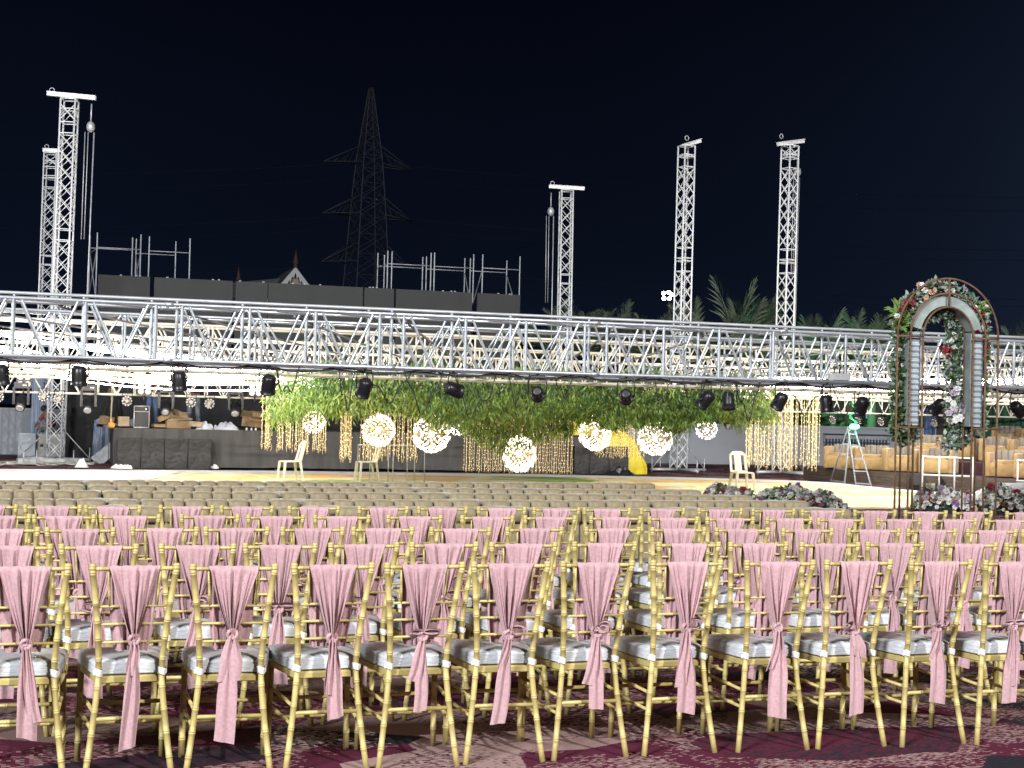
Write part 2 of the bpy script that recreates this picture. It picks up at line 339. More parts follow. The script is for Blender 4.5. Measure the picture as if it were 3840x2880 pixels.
def sash_meshes(seed, kz, kx, tails, style, w=.108):
    """kz, kx: height and side shift of the knot; tails: (length, width at the hem, side shift, fold); style: plain, loop_right, loop_left, bow, rose"""
    kz += .026; rnd = random.Random(seed); pl = [rnd.uniform(0, 6.28) for _ in range(6)]; n1 = rnd.uniform(4.2, 5.6); n2 = rnd.uniform(8, 11)
    wob = rnd.uniform(-.012, .012)
    b = MB()
    def fold(u, v):
        q = mnoise.noise(Vector((u*4.2+v*.25, v*.5, seed*1.7)))+.75*mnoise.noise(Vector((u*9.0, v*.4, seed*2.3+9)))
        a = .0095+.0150*min(1, v*1.4)
        return a*q*1.25 + (.0004+.0022*v)*math.sin(u*n2*math.pi+pl[2]+2*q)+.0015*mnoise.noise(Vector((u*3, v*3, seed)))
    def front(uu, v):
        u = uu*2-1
        if v < .06: z = .939-.003*(1-math.cos(v/.06*math.pi/2)); y = yb(.927)+.012-.026*(v/.06); return Vector((u*w+wob*.3, y+.4*fold(u, 0), z+.0012*math.sin(u*14+pl[3])))
        t = (v-.06)/.94; z = .934-t*(.934-kz)
        hw = .014+(w-.014)*(1-t)**(.86)
        x = kx*t+wob*math.sin(t*3)*.4+u*hw+.003*math.sin(u*9+pl[4])*(1-t)
        return Vector((x, yb(z)-.014-.012*t-fold(u, t)*(1.0+.6*t)-.010*t*(1-u*u), z))
    b.grid(front, 44, 18)
    def back(uu, v):
        u = uu*2-1; z = .937-v*(.937-.56); hw = w-.001-v*.022-.03*max(0, v-.8)*2
        return Vector((kx*.4*v+u*hw+wob*.3, yb(z)+.013+fold(u*1.05, v*.6)*1.3, z))
    b.grid(back, 26, 8)
    drape = b.mesh('sash', MT['sash'])
    yk = yb(kz)-.034
    k = MB(); k.sphere((kx, yk+.002, kz-.004), .024, 12, 8, sq=(.95+rnd.uniform(-.1, .2), .8, 1.0), lump=.35, seed=seed)
    def rib(p, width, nrm, n=16):
        P = [Vector(q) for q in p]
        def fn(u, v):
            s = v*(len(P)-1); i = min(int(s), len(P)-2); c = P[i].lerp(P[i+1], s-i); a = (u-.5)
            return c+Vector(nrm)*width*a+Vector((0, -1, 0))*(.004*math.sin(u*6+seed)+.003*math.sin(u*12+v*5))
        k.grid(fn, 6, n)
    a0 = rnd.uniform(-.3, .3)
    k.tube([(kx+.021*math.cos(t+a0)*1.0, yk-.012+.006*math.sin(2*t), kz-.006+.019*math.sin(t+a0)) for t in [j*2*math.pi/10 for j in range(10)]], .0085, 7, closed=True)
    k.tube([(kx+.017*math.cos(t), yk+.002+.014*math.sin(t), kz-.026) for t in [j*2*math.pi/8 for j in range(8)]], .006, 6, closed=True)
    loops = {'plain': [], 'loop_right': [(1, .075, .055)], 'loop_left': [(-1, .07, .05)], 'bow': [(1, .082, .032), (-1, .062, .030)], 'rose': [(1, .066, .075), (-1, .03, .03)]}[style]
    for sd, lx, lz in loops:
        P = []
        for j in range(13):
            t = j/12*2*math.pi; P.append((kx+sd*lx*.5*(1-math.cos(t)), yk-.014-.010*math.sin(t/2)-.006*math.sin(t), kz+.004+lz*.42*math.sin(t)+lz*.14))
        rib(P, .034, (.15, -.75, .62), 24)
        if style == 'rose':
            P2 = [(kx+sd*lx*.34*(1-math.cos(j/9*6.28)), yk-.03, kz+.012+lz*.22*math.sin(j/9*6.28)) for j in range(10)]; rib(P2, .028, (.3, -.6, .6), 18)
    knot = k.mesh('knot', MT['sash'])
    tm = []
    for i, (ln, wd, sh, fo) in enumerate(tails):
        q = MB(); ph = rnd.uniform(0, 6.28); sk = rnd.uniform(-.012, .012)
        def fn(uu, v, ln=ln, wd=wd, sh=sh, fo=fo, ph=ph, i=i, sk=sk):
            u = uu*2-1; hw = .013+(wd/2-.013)*min(1, v*1.9)**.8
            z = kz-.012-v*ln-sk*u*v*v
            x = kx+sh*v**1.15+u*hw+.006*math.sin(v*5+ph)*v
            y = yk-.006-.007*i-.012*math.sin(v*3.0)-fo*math.sin(u*(2.6-.9*v)*math.pi*.8+ph)*(1-.45*v)-.003*math.sin(u*7+ph)*(1-v)
            return Vector((x, y, z))
        q.grid(fn, 18, 18); tm.append(q.mesh('tail', MT['sash']))
    return drape, knot, tm
FRONT_SASH = [(.585, .015, [(.40, .085, .02, .012), (.33, .05, .045, .010)], 'plain'), (.597, .006, [(.47, .072, -.012, .011), (.15, .055, .0, .010)], 'plain'),
              (.618, .0, [(.47, .088, -.03, .006), (.20, .10, -.012, .008)], 'plain'), (.590, .006, [(.36, .075, .03, .013), (.25, .045, -.01, .012)], 'plain'),
              (.590, .0, [(.34, .062, -.006, .006), (.20, .055, -.045, .008)], 'bow'), (.585, .0, [(.41, .072, -.045, .009), (.15, .04, -.03, .01)], 'loop_right'),
              (.585, .010, [(.36, .072, .0, .008), (.24, .06, -.045, .008)], 'rose'), (.600, .010, [(.41, .095, .005, .013), (.28, .06, -.03, .01)], 'loop_right'),
              (.595, .002, [(.44, .105, .008, .011), (.2, .05, -.035, .01)], 'plain'), (.575, -.004, [(.42, .082, .022, .008), (.13, .072, .035, .004)], 'loop_left'),
              (.585, -.004, [(.38, .098, .01, .009), (.15, .05, -.03, .01)], 'rose'), (.590, -.004, [(.39, .08, -.02, .009), (.3, .06, .01, .01)], 'bow')]
FS = [sash_meshes(100+i, *a) for i, a in enumerate(FRONT_SASH)]
OTHER = [(.61, .0, [(.40, .08, .01, .010), (.22, .05, -.03, .01)], 'rose', .108), (.575, .005, [(.36, .07, -.02, .009), (.30, .05, .03, .01)], 'plain', .104), (.60, -.004, [(.43, .09, .0, .011), (.18, .06, .03, .01)], 'loop_left', .110),
         (.59, .0, [(.38, .075, .02, .008), (.24, .06, -.03, .01)], 'bow', .106), (.62, .004, [(.34, .10, -.01, .012), (.26, .05, .02, .01)], 'loop_right', .112), (.56, -.004, [(.36, .08, .0, .010), (.2, .05, .03, .01)], 'plain', .10), (.60, .01, [(.44, .065, -.03, .012), (.36, .06, .035, .012)], 'plain', .108), (.585, -.008, [(.30, .095, .015, .009), (.27, .05, -.04, .01)], 'rose', .102), (.615, .004, [(.46, .075, .03, .012), (.13, .06, -.025, .006)], 'bow', .11), (.57, .0, [(.39, .10, -.03, .010), (.16, .05, .04, .01)], 'loop_left', .106)]
OS = [sash_meshes(300+i, *a) for i, a in enumerate(OTHER)]

# finials of every chair as surveyed: (left x, left y, right x, right y)
ROWS = [
 [(-63, 2114, 248, 2114), (356, 2113, 658, 2111), (734, 2118, 1024, 2116), (1113, 2113, 1388, 2107), (1462, 2111, 1727, 2105), (1790, 2104, 2043, 2102), (2119, 2102, 2365, 2096), (2458, 2095, 2695, 2096), (2809, 2096, 3042, 2098), (3107, 2096, 3333, 2095), (3418, 2096, 3640, 2100), (3702, 2102, 3920, 2103)],
 [(-90, 2043, 181, 2040), (239, 2046, 505, 2037), (615, 2037, 869, 2042), (930, 2038, 1174, 2035), (1248, 2033, 1484, 2029), (1554, 2029, 1779, 2026), (1853, 2029, 2074, 2029), (2161, 2022, 2376, 2022), (2480, 2029, 2686, 2029), (2744, 2029, 2946, 2029), (3013, 2031, 3212, 2033), (3259, 2029, 3454, 2031), (3537, 2031, 3729, 2038), (3778, 2037, 3968, 2040)],
 [(-105, 1988, 134, 1986), (183, 1990, 421, 1984), (505, 1975, 732, 1970), (778, 1972, 999, 1970), (1068, 1972, 1279, 1972), (1335, 1973, 1538, 1970), (1627, 1973, 1828, 1975), (1907, 1970, 2103, 1966), (2202, 1970, 2394, 1970), (2452, 1973, 2637, 1975), (2691, 1975, 2876, 1977), (2939, 1977, 3118, 1981), (3192, 1979, 3362, 1982), (3409, 1982, 3579, 1982), (3637, 1986, 3801, 1984), (3836, 1986, 4000, 1988)],
 [(-110, 1937, 101, 1937), (137, 1937, 345, 1937), (385, 1932, 591, 1923), (687, 1921, 887, 1928), (939, 1928, 1131, 1928), (1191, 1928, 1375, 1928), (1465, 1928, 1645, 1926), (1741, 1926, 1916, 1926), (1976, 1926, 2150, 1928), (2222, 1930, 2396, 1934), (2443, 1934, 2608, 1937), (2657, 1937, 2820, 1937), (2881, 1937, 3038, 1939), (3071, 1941, 3233, 1943), (3295, 1943, 3447, 1943), (3508, 1943, 3655, 1944), (3704, 1946, 3852, 1947)],
 [(-140, 1898, 52, 1897), (103, 1897, 293, 1899), (329, 1897, 519, 1894), (609, 1892, 792, 1894), (838, 1894, 1015, 1894), (1093, 1896, 1263, 1894), (1355, 1896, 1520, 1897), (1579, 1894, 1741, 1892), (1803, 1894, 1960, 1897), (2010, 1899, 2164, 1901), (2200, 1903, 2352, 1901), (2411, 1899, 2559, 1897), (2628, 1899, 2774, 1901), (2829, 1903, 2973, 1906), (3015, 1908, 3156, 1910), (3210, 1910, 3353, 1912), (3400, 1914, 3543, 1917), (3581, 1917, 3716, 1917), (3778, 1923, 3912, 1925)]]
ROWNAME = ['first row', 'second row', 'third row', 'fourth row', 'fifth row']
STYLE_WORDS = {'plain': 'a simply knotted pink sash', 'loop_right': 'a one-looped pink sash', 'loop_left': 'a one-looped pink sash', 'bow': 'a bow-tied pink sash', 'rose': 'a rosette-knotted pink sash'}
rnd = random.Random(5)
for ri, row in enumerate(ROWS):
    pts = [(gp(a, b, .95), gp(c, d, .95)) for a, b, c, d in row]
    # smooth the distance along the row (single pixels of the finials are noisy)
    mids = [(p+q)/2 for p, q in pts]; mx = sum(m.x for m in mids)/len(mids); my = sum(m.y for m in mids)/len(mids)
    sl = sum((m.x-mx)*(m.y-my) for m in mids)/sum((m.x-mx)**2 for m in mids)
    print('ROW', ri, 'y0 %.2f slope %.3f' % (my-sl*mx, sl), 'width %.3f' % (sum((q-p).length for p, q in pts)/len(pts)))
    for i, ((a, b, c, d), m) in enumerate(zip(row, mids)):
        Yl = my+sl*(m.x-mx); Y = Yl+.45*max(-.12, min(.12, m.y-Yl))
        px, py = (a+c)/2, (b+d)/2; X = at(px, py, Y).x
        yaw = math.atan(TILT)+rnd.uniform(-.06, .06)
        # the finials stand .294 behind the chair's middle
        off = Matrix.Rotation(yaw, 3, 'Z') @ Vector((0, -.294, 0))
        st = FRONT_SASH[i][3] if ri == 0 else None
        vi = rnd.randrange(len(OS))
        style = FRONT_SASH[i][3] if ri == 0 else OTHER[vi][3]
        t = thing('banquet_chair', 'gold chair with %s, %s in the %s' % (STYLE_WORDS[style], nth_left(i, len(row)), ROWNAME[ri]), 'chair', (X-off.x, Y-off.y, 0), yaw, 'gold banquet chairs with pink sashes')
        for nm, key in CHAIR_PARTS: put(nm, CH[key], t)
        dr, kn, tl = FS[i] if ri == 0 else OS[vi]
        s = put('sash', dr, t); put('knot', kn, s)
        for q in tl: put('tail', q, s)
# ================================================================== cream theatre sofas
def velvet(name, c1, c2, sc=26, rough=.7):
    return mat(name, c1, rough, col2=c2, scale=sc, detail=5, bump=.35, bscale=30, sheen=.35)
MT['sofa'] = velvet('crushed_cream_velvet', (.30, .236, .130), (.135, .106, .062), 11)
MT['sofa_top'] = velvet('shaded_velvet_top', (.215, .18, .122), (.155, .13, .09), 12)  # darker velvet: weaker light on the tops put into colour; on no part
MT['lounge'] = velvet('tan_velvet', (.40, .255, .10), (.32, .20, .075), 8)
MT['lounge_grey'] = velvet('grey_lit_velvet', (.24, .20, .16), (.19, .16, .125), 8)  # tan velvet greyed: the light on the chair backs put into colour
MT['wood'] = mat('brown_boards', (.10, .075, .058), .6, var=.3, scale=2, stretch=(1, 8, 8), bump=.2)
SOFA = {}
def sofa_meshes():
    ws = [.285]+[.2]*6+[.285]; x = -sum(ws)/2
    for i, w in enumerate(ws):
        b = MB(); b.pad((0, .01, .40), (w*.985, .16, .68), .12, .25, 16, 10); b.pad((0, 0, .735), (w*1.005, .25, .135), .42, .42, 18, 10, lump=.04, seed=i % 3)
        SOFA['ch%d' % i] = (b.mesh('back_channel', MT['sofa']), x+w/2); x += w
    b = MB(); b.pad((0, 0, .425), (.17, .66, .69), .2, .3, 16, 12); SOFA['arm'] = b.mesh('arm', MT['sofa'])
    b = MB(); b.pad((0, 0, .39), (1.42, .56, .17), .3, .2, 24, 8); SOFA['seat'] = b.mesh('seat_cushion', MT['sofa'])
    b = MB(); b.pad((0, 0, .18), (1.74, .70, .24), .12, .12, 16, 8); SOFA['base'] = b.mesh('base', MT['sofa'])
    b = MB(); b.pad((0, 0, 0), (.05, .05, .07), .3, .9, 8, 4); SOFA['foot'] = b.mesh('foot', MT['black'])
sofa_meshes()
# ends of every sofa's back, row by row (photo columns), and the height of the row's top in the picture
SROWS = [([-250, 490, 1250, 1990, 2660, 3205], lambda x: 1901-.004*x+.0000025*x*x),
         ([-330, 407, 1136, 1810, 2447, 3044], lambda x: 1875-.0088*x+.0000041*x*x),
         ([-300, 383, 1053, 1683, 2273, 2829], lambda x: 1840.5+.0028*x+.0000016*x*x),
         ([-320, 333, 977, 1563, 2117, 2635], lambda x: 1817.5+.0078*x),
         ([-280, 318, 908, 1456, 1974, 2463], lambda x: 1801.6+.0045*x)]
for ri, (xs, fy) in enumerate(SROWS):
    P = [gp(x, fy(x), .80) for x in xs]
    n = len(P); mx = sum(p.x for p in P)/n; my = sum(p.y for p in P)/n
    sl = sum((p.x-mx)*(p.y-my) for p in P)/sum((p.x-mx)**2 for p in P)
    print('SOFA', ri, 'y0 %.2f slope %.3f' % (my-sl*mx, sl), ['%.2f' % (b-a).length for a, b in zip(P, P[1:])])
    Q = [Vector((at(x, fy(x), my+sl*(p.x-mx)).x, my+sl*(p.x-mx), 0)) for x, p in zip(xs, P)]
    srs = random.Random(40+ri)
    for i in range(n-1):
        a, b = Q[i], Q[i+1]; c = (a+b)/2+Vector((0, srs.uniform(-.05, .05), 0)); ln = (b-a).length; yaw = math.atan2(b.y-a.y, b.x-a.x)+srs.uniform(-.025, .025); k = (ln-.03)/1.77
        t = thing('theatre_sofa', 'channel-backed cream velvet sofa, %s in the %s row behind the gold chairs' % (nth_left(i, n-1), ORD[ri]), 'sofa', (c.x, c.y, 0), yaw, 'cream velvet sofas in rows before the stage')
        for j in range(8):
            me, x = SOFA['ch%d' % j]; o = put('back_channel', me, t, (x*k, .10, 0)); o.scale.x = k
        for sd in (-1, 1): put('arm', SOFA['arm'], t, (sd*.805*k, .47, .006))
        o = put('seat_cushion', SOFA['seat'], t, (0, .47, 0)); o.scale.x = k
        o = put('base', SOFA['base'], t, (0, .46, 0)); o.scale.x = k
        for sx in (-1, 1):
            for y in (.16, .76): put('foot', SOFA['foot'], t, (sx*.8*k, y, .035))

# ================================================================== printed dance floor
def floor_mat():
    m = bpy.data.materials.new('printed_vinyl_floor'); m.use_nodes = True; t = m.node_tree; Lk = t.links.new; b = t.nodes['Principled BSDF']
    b.inputs['Roughness'].default_value = .45; b.inputs['Specular IOR Level'].default_value = .2
    co = t.nodes.new('ShaderNodeTexCoord'); mp = t.nodes.new('ShaderNodeMapping'); mp.inputs['Rotation'].default_value = (0, 0, -PHI); mp.inputs['Location'].default_value = (4.0, 7.0, 0); Lk(co.outputs['Object'], mp.inputs[0])
    nz = t.nodes.new('ShaderNodeTexNoise'); nz.inputs['Scale'].default_value = .45; nz.inputs['Detail'].default_value = 2; Lk(mp.outputs[0], nz.inputs['Vector'])
    va = t.nodes.new('ShaderNodeVectorMath'); va.operation = 'MULTIPLY_ADD'; Lk(nz.outputs['Color'], va.inputs[0]); va.inputs[1].default_value = (2.2, 2.2, 0); Lk(mp.outputs[0], va.inputs[2])
    vo = t.nodes.new('ShaderNodeTexVoronoi'); vo.feature = 'SMOOTH_F1'; vo.inputs['Scale'].default_value = .30; vo.inputs['Smoothness'].default_value = .25; Lk(va.outputs[0], vo.inputs['Vector'])
    n2 = t.nodes.new('ShaderNodeTexNoise'); n2.inputs['Scale'].default_value = .6; n2.inputs['Detail'].default_value = 4; n2.inputs['Distortion'].default_value = 1.2; Lk(va.outputs[0], n2.inputs['Vector'])
    rp = t.nodes.new('ShaderNodeValToRGB'); el = rp.color_ramp.elements; el[0].position = .28; el[0].color = (.20, .34, .07, 1); el[1].position = .86; el[1].color = (.84, .76, .52, 1)
    for p, c in ((.37, (.38, .48, .14)), (.43, (.86, .72, .32)), (.50, (.88, .82, .60)), (.55, (.86, .62, .20)), (.62, (.82, .48, .20)), (.68, (.84, .60, .40)), (.74, (.86, .82, .66))):
        q = el.new(p); q.color = (*c, 1)
    mx = t.nodes.new('ShaderNodeMix'); mx.data_type = 'FLOAT'; mx.inputs[0].default_value = .5; Lk(n2.outputs['Fac'], mx.inputs[2]); Lk(vo.outputs['Distance'], mx.inputs[3]); Lk(mx.outputs[0], rp.inputs[0])
    Lk(rp.outputs[0], b.inputs['Base Color'])
    n3 = t.nodes.new('ShaderNodeTexNoise'); n3.inputs['Scale'].default_value = 2.0; Lk(mp.outputs[0], n3.inputs['Vector']); bp = t.nodes.new('ShaderNodeBump'); bp.inputs['Strength'].default_value = .15; Lk(n3.outputs['Fac'], bp.inputs['Height']); Lk(bp.outputs[0], b.inputs['Normal'])
    return m
MT['floor'] = floor_mat()
MT['sheet'] = mat('white_polythene', (.84, .83, .80), .5, bump=.4, bscale=3, var=.06, scale=1)
far_px = [(-300, 1756), (0, 1759), (984, 1765), (2003, 1779), (2560, 1790), (2980, 1802), (3139, 1811), (3221, 1821), (3355, 1834), (3449, 1841), (3644, 1858), (3800, 1872)]
far = [gp(a, b, .03) for a, b in far_px]
near = [gp(3830, 1893, .03), gp(3402, 1903, .03)]; q = near[-1]; near.append(Vector((-15, q.y-(q.x+15)*.30, .03)))
b = MB(); top = far+near; b.loft([[Vector((p.x, p.y, z)) for p in top] for z in (.004, .03)][::-1]); tag(b.build('dance_floor', MT['floor']), kind='structure')
# border of white sheet along the back and left of the floor
b = MB(); k = len(far)
inner = [p.lerp(Vector((p.x*.97+.2, p.y-1.5, .034)), 1.0) for p in far]; inner = [Vector((p.x, p.y, .034)) for p in inner]
b.add([Vector((p.x, p.y+.02, .034)) for p in far]+inner, [(i, i+1, k+i+1, k+i) for i in range(k-1)][::-1])
tag(b.build('floor_border', MT['sheet']), kind='structure')
b = MB(); A = gp(-300, 1762, .036); B = gp(690, 1768, .036)
C2 = gp(560, 1800, .036); D2 = gp(-300, 1803, .036)
b.grid(lambda u, v: (A.lerp(B, u)).lerp(D2.lerp(C2, u), v)+Vector((0, 0, .012+.012*mnoise.noise(Vector((u*14, v*5, 1))))), 40, 8)
tag(b.build('plastic_sheet', MT['sheet']), 'white plastic sheet spread on the far left corner of the dance floor', 'sheet')

# ================================================================== black-skirted platform at the back
SL = gp(424, 1756); SR = gp(2358, 1779); SD = (SR-SL).normalized(); SN = Vector((-SD.y, SD.x, 0)); SLEN = (SR-SL).length; SH = 1.03
print('STAGE', SL, SR, SLEN)
yawS = math.atan2(SD.y, SD.x)
t = thing('raised_stage', 'long raised platform with a black cloth skirt at the back of the dance floor', 'stage', SL, yawS)
b = MB(); b.box((SLEN/2, 2.2, SH-.05), (SLEN, 4.4, .1)); b.build('deck', MT['black_cloth'], t)
def skirt(u, v):
    x = u*SLEN; z = SH+.004-v*(SH-.05-.06*max(0, mnoise.noise(Vector((x*.8, 0, 3)))))
    return Vector((x, -.03-.03*v+.03*v*mnoise.noise(Vector((x*2.2, z*.6, 0)))+.015*v*mnoise.noise(Vector((x*7, z, 4))), z))
MT['skirt'] = mat('grey_black_cloth', (.062, .058, .055), .85, var=.2, scale=2.5, stretch=(2, 1, .4), bump=.6, bscale=7)
b = MB(); b.grid(skirt, 160, 10); b.build('skirt', MT['skirt'], t)
b = MB(); b.grid(lambda u, v: Vector((-.004, u*4.4, SH-v*(SH-.04))), 8, 4); b.build('side_skirt', MT['skirt'], t)
leg = MB(); leg.tube([(0, 0, 0), (0, 0, SH-.1)], .024, 8); lm = leg.mesh('leg', MT['alu_dull'])
for i in range(8):
    for y in (.12, 4.2): put('leg', lm, t, (.3+i*(SLEN-.6)/7, y, 0))
def on_stage(px, py=1600, y=.6):
    """a place on top of the platform under a picture column, y metres behind its front edge"""
    u = (px-1920)/F_PX; o = SL+SN*y; # o + SD*s with X/Y = ray
    d = ray(px, py); s = (o.x*d.y-o.y*d.x)/(SD.y*d.x-SD.x*d.y); p = o+SD*s; return Vector((p.x, p.y, SH))
def before_stage(px, y=-.3):
    p = on_stage(px, 1700, y); return Vector((p.x, p.y, 0))
# quilted black covers
MT['quilt'] = mat('black_quilted_cover', (.030, .028, .026), .75, var=.25, scale=4, bump=.3, bscale=12)
def quilted_box(px0, px1, h, lab, grp):
    a = before_stage(px0, -.34); c = before_stage(px1, -.34); w = (c-a).length
    t = thing('speaker_box', lab, 'speaker', a, yawS, grp)
    b = MB(); b.box((w/2, .17, h/2), (w-.03, .3, h-.01)); b.build('cabinet', MT['black'], t)
    def cover(u, v):
        z = .02+v*(h-.03); x = .02+u*(w-.04)
        cr = abs(abs(u-.5)-abs(v-.5)*.9)
        return Vector((x, -.012-.020*min(1, cr*7)+.006*math.sin(v*40+math.sin(u*7)*2)+.012*mnoise.noise(Vector((u*5, v*7, px0))), z))
    b = MB(); b.grid(cover, 20, 26); b.build('padded_cover', MT['quilt'], t)
    b = MB(); b.box((w/2, -.03, h-.01), (w-.02, .03, .03)); b.build('top_batten', MT['black'], t)
    for sd in (.012, w-.012):
        q = MB(); q.box((sd, -.03, h/2), (.018, .03, h)); q.build('edge_batten', MT['black'], t)
for i, (a, c) in enumerate(((441, 527), (529, 615), (617, 703), (705, 791))):
    quilted_box(a, c, .80, 'black quilted speaker box against the stage skirt, %s of the left four' % nth_left(i, 4), 'quilted speaker boxes before the stage')
for i, (a, c) in enumerate(((2153, 2210), (2212, 2282), (2284, 2356))):
    quilted_box(a, c, .78, 'black quilted speaker box beside the yellow cloth, %s of the right three' % nth_left(i, 3), 'quilted speaker boxes before the stage')

# things on the platform
MT['board'] = mat('cardboard', (.30, .20, .11), .9, var=.15, scale=6)
MT['board2'] = mat('pale_cardboard', (.40, .30, .19), .9, var=.12, scale=6)
def carton(px, py, dims, rz, rx=0, ry=0, y=.5, lab='', m='board', grp=None, flaps=False):
    p = on_stage(px, py, y); pz = at(px, py, p.y).z
    t = thing('cardboard_box', lab, 'box', (p.x, p.y, pz), 0, grp)
    rot = Matrix.Rotation(rz+yawS, 3, 'Z') @ Matrix.Rotation(rx, 3, 'X') @ Matrix.Rotation(ry, 3, 'Y')
    b = MB(); b.box((0, 0, 0), dims, rot); b.build('carton', MT[m], t)
    q = MB(); q.box(rot @ Vector((0, 0, dims[2]/2+.002)), (dims[0]*.98, .05, .003), rot); q.build('tape', MT['board2'], t)
    if flaps:
        for sd in (-1, 1):
            f = MB(); r2 = rot @ Matrix.Rotation(sd*.6, 3, 'X'); f.box(rot @ Vector((0, sd*(dims[1]/2+.07), dims[2]/2+.08)), (dims[0]*.95, .006, .2), r2); f.build('flap', MT[m], t)
CB = 'cardboard boxes heaped on the stage'
for px, py, dm, rz, rx, ry, y, lab, m in (
    (668, 1592, (.62, .35, .20), .05, 0, 0, .45, 'long brown carton at the bottom front of the heap', 'board'),
    (734, 1590, (.34, .3, .13), -.1, 0, .08, .4, 'low pale carton at the right foot of the heap', 'board2'),
    (600, 1596, (.40, .3, .08), .2, 0, 0, .5, 'flattened brown carton at the left foot of the heap', 'board'),
    (618, 1563, (.42, .28, .13), .1, 0, -.42, .7, 'brown carton tipped up on the left of the heap', 'board'),
    (675, 1573, (.62, .26, .05), .0, 0, -.06, .5, 'pale long flat carton lying across the heap', 'board2'),
    (653, 1566, (.26, .25, .12), .3, 0, .1, .75, 'small brown carton in the middle of the heap', 'board'),
    (688, 1556, (.24, .22, .14), -.1, 0, .05, .8, 'squarish pale carton near the top of the heap', 'board2'),
    (665, 1547, (.16, .16, .12), .6, .3, .2, .85, 'small carton perched on the very top of the heap', 'board'),
    (462, 1580, (.28, .24, .24), .1, 0, 0, .5, 'cardboard box with a red print standing left of the framed case', 'board2'),
    (400, 1578, (.3, .24, .22), .5, 0, .15, .9, 'crumpled red and white carton beside the left stage edge', 'board')):
    carton(px, py, dm, rz, rx, ry, y, lab, m, CB)
carton(945, 1583, (.42, .34, .26), .5, 0, .1, .6, 'torn open brown carton with flaps up, right of the white bags', 'board', CB, True)
b = MB()
p = on_stage(462, 1588, .37); b.box((0, 0, 0), (.22, .004, .07), Matrix.Rotation(yawS+.1, 3, 'Z')); MT['red'] = mat('red_print', (.42, .05, .05), .7)
# framed flight case
p = on_stage(530, 1600, .45); t = thing('flight_case', 'black flight case with a white metal edge frame standing on the stage', 'case', p, yawS)
b = MB(); b.box((0, .2, .285), (.35, .38, .55)); b.build('case_body', MT['black'], t)
fr = MB()
for a, c in (((-.19, 0, .02), (-.19, 0, .57)), ((.19, 0, .02), (.19, 0, .57)), ((-.19, 0, .02), (.19, 0, .02)), ((-.19, 0, .57), (.19, 0, .57)), ((-.19, 0, .43), (.19, 0, .43))): fr.tube([a, c], .013, 6)
fr.build('edge_frame', MT['white'], t)
b = MB(); b.lathe([(.018, 0), (.02, .01)], (.11, -.003, .50), 10, rot=Matrix.Rotation(R(90), 3, 'X')); b.build('latch', MT['alu'], t)
# plastic bags
MT['bag'] = mat('white_film', (.62, .64, .70), .3, bump=.8, bscale=14)
for px, py, w, lab in ((768, 1592, .46, 'crumpled white plastic bag lying right of the cardboard heap'), (848, 1596, .68, 'larger heap of white plastic film left of the torn carton')):
    p = on_stage(px, py, .4); b = MB()
    def fn(u, v, w=w, px=px):
        r = w/2; x = (u-.5)*2; y = (v-.5)*2; h = max(0, 1-x*x-y*y)**.5
        return Vector((x*r, y*r*.6, h*.14*(1+1.2*mnoise.noise(Vector((x*4, y*4, px))))))
    b.grid(fn, 24, 16, smooth=False); tag(b.build('plastic_bag', MT['bag'], None, p), lab, 'plastic bag')
for i, px in enumerate((925, 943, 959)):
    p = on_stage(px, 1605, .1); b = MB(); b.lathe([(.0, 0), (.03, .005), (.03, .03), (.012, .05), (.0, .052)], (0, 0, 0), 10); b.sphere((0, 0, .05), .026, 8, 6)
    tag(b.build('light_bulb', MT['white'], None, p), 'small white bulb on the stage edge, %s of three' % nth_left(i, 3), 'bulb', 'bulbs lying on the stage edge')
# crumpled white cloths on the floor in front of the skirt
for i, (px, py, w, lab) in enumerate(((306, 1752, .34, 'peaked white cloth on the floor before the pallets'), (448, 1756, .42, 'white crumpled cloth at the left foot of the quilted boxes'), (478, 1757, .25, 'small white rag right beside a larger crumpled cloth'), (805, 1757, .22, 'small white scrap right of the quilted boxes'), (1210, 1757, .2, 'white scrap under the gold light strings'))):
    p = gp(px, py, .03); b = MB()
    def fn(u, v, w=w, px=px, i=i):
        x = (u-.5)*2; y = (v-.5)*2; h = max(0, 1-x*x-y*y)**(.5 if i else 1.2)
        return Vector((x*w/2, y*w/3, h*(.08 if i else .19)*(1+.8*mnoise.noise(Vector((x*3, y*3, px))))))
    b.grid(fn, 16, 12, smooth=False); tag(b.build('crumpled_cloth', MT['white'], None, p), lab, 'cloth')

# yellow cloth over the right end of the platform
MT['yellow'] = mat('yellow_satin', (.62, .50, .02), .45, bump=.4, bscale=6, var=.1, scale=3)
p = before_stage(2306, .02)
def yc(u, v):
    a = math.pi*(u*1.0-.02); ph = v*math.pi*.5; k = 1+.07*mnoise.noise(Vector((u*7, v*4, 1)))+.03*math.sin(u*34+v*5)
    return Vector((-.86*math.cos(a)*math.sin(ph)*k*(1.0+.10*math.sin(ph)**6), -.42*math.sin(a)*math.sin(ph)*k*.6, max(.01, 1.20*math.cos(ph)*k)))
b = MB(); b.grid(lambda u, v: yc(u, v), 44, 14)
o = b.build('yellow_cloth', MT['yellow'], None, p); o.rotation_euler.z = yawS; tag(o, 'bright yellow cloth draped over the right end of the stage', 'cloth')
p = gp(2200, 1776); b = MB()
b.grid(lambda u, v: Vector((u*.62+.03*mnoise.noise(Vector((u*3, v*5, 2))), .05*mnoise.noise(Vector((u*5, v*5, 9))), 1.05+v*.78-.15*u*v)), 12, 12)
o = b.build('hanging_yellow_cloth', MT['yellow'], None, on_stage(2152, 1600, .25)-Vector((0, 0, SH-.02))); tag(o, 'yellow cloth hanging above the stage behind the centre light strings', 'cloth')

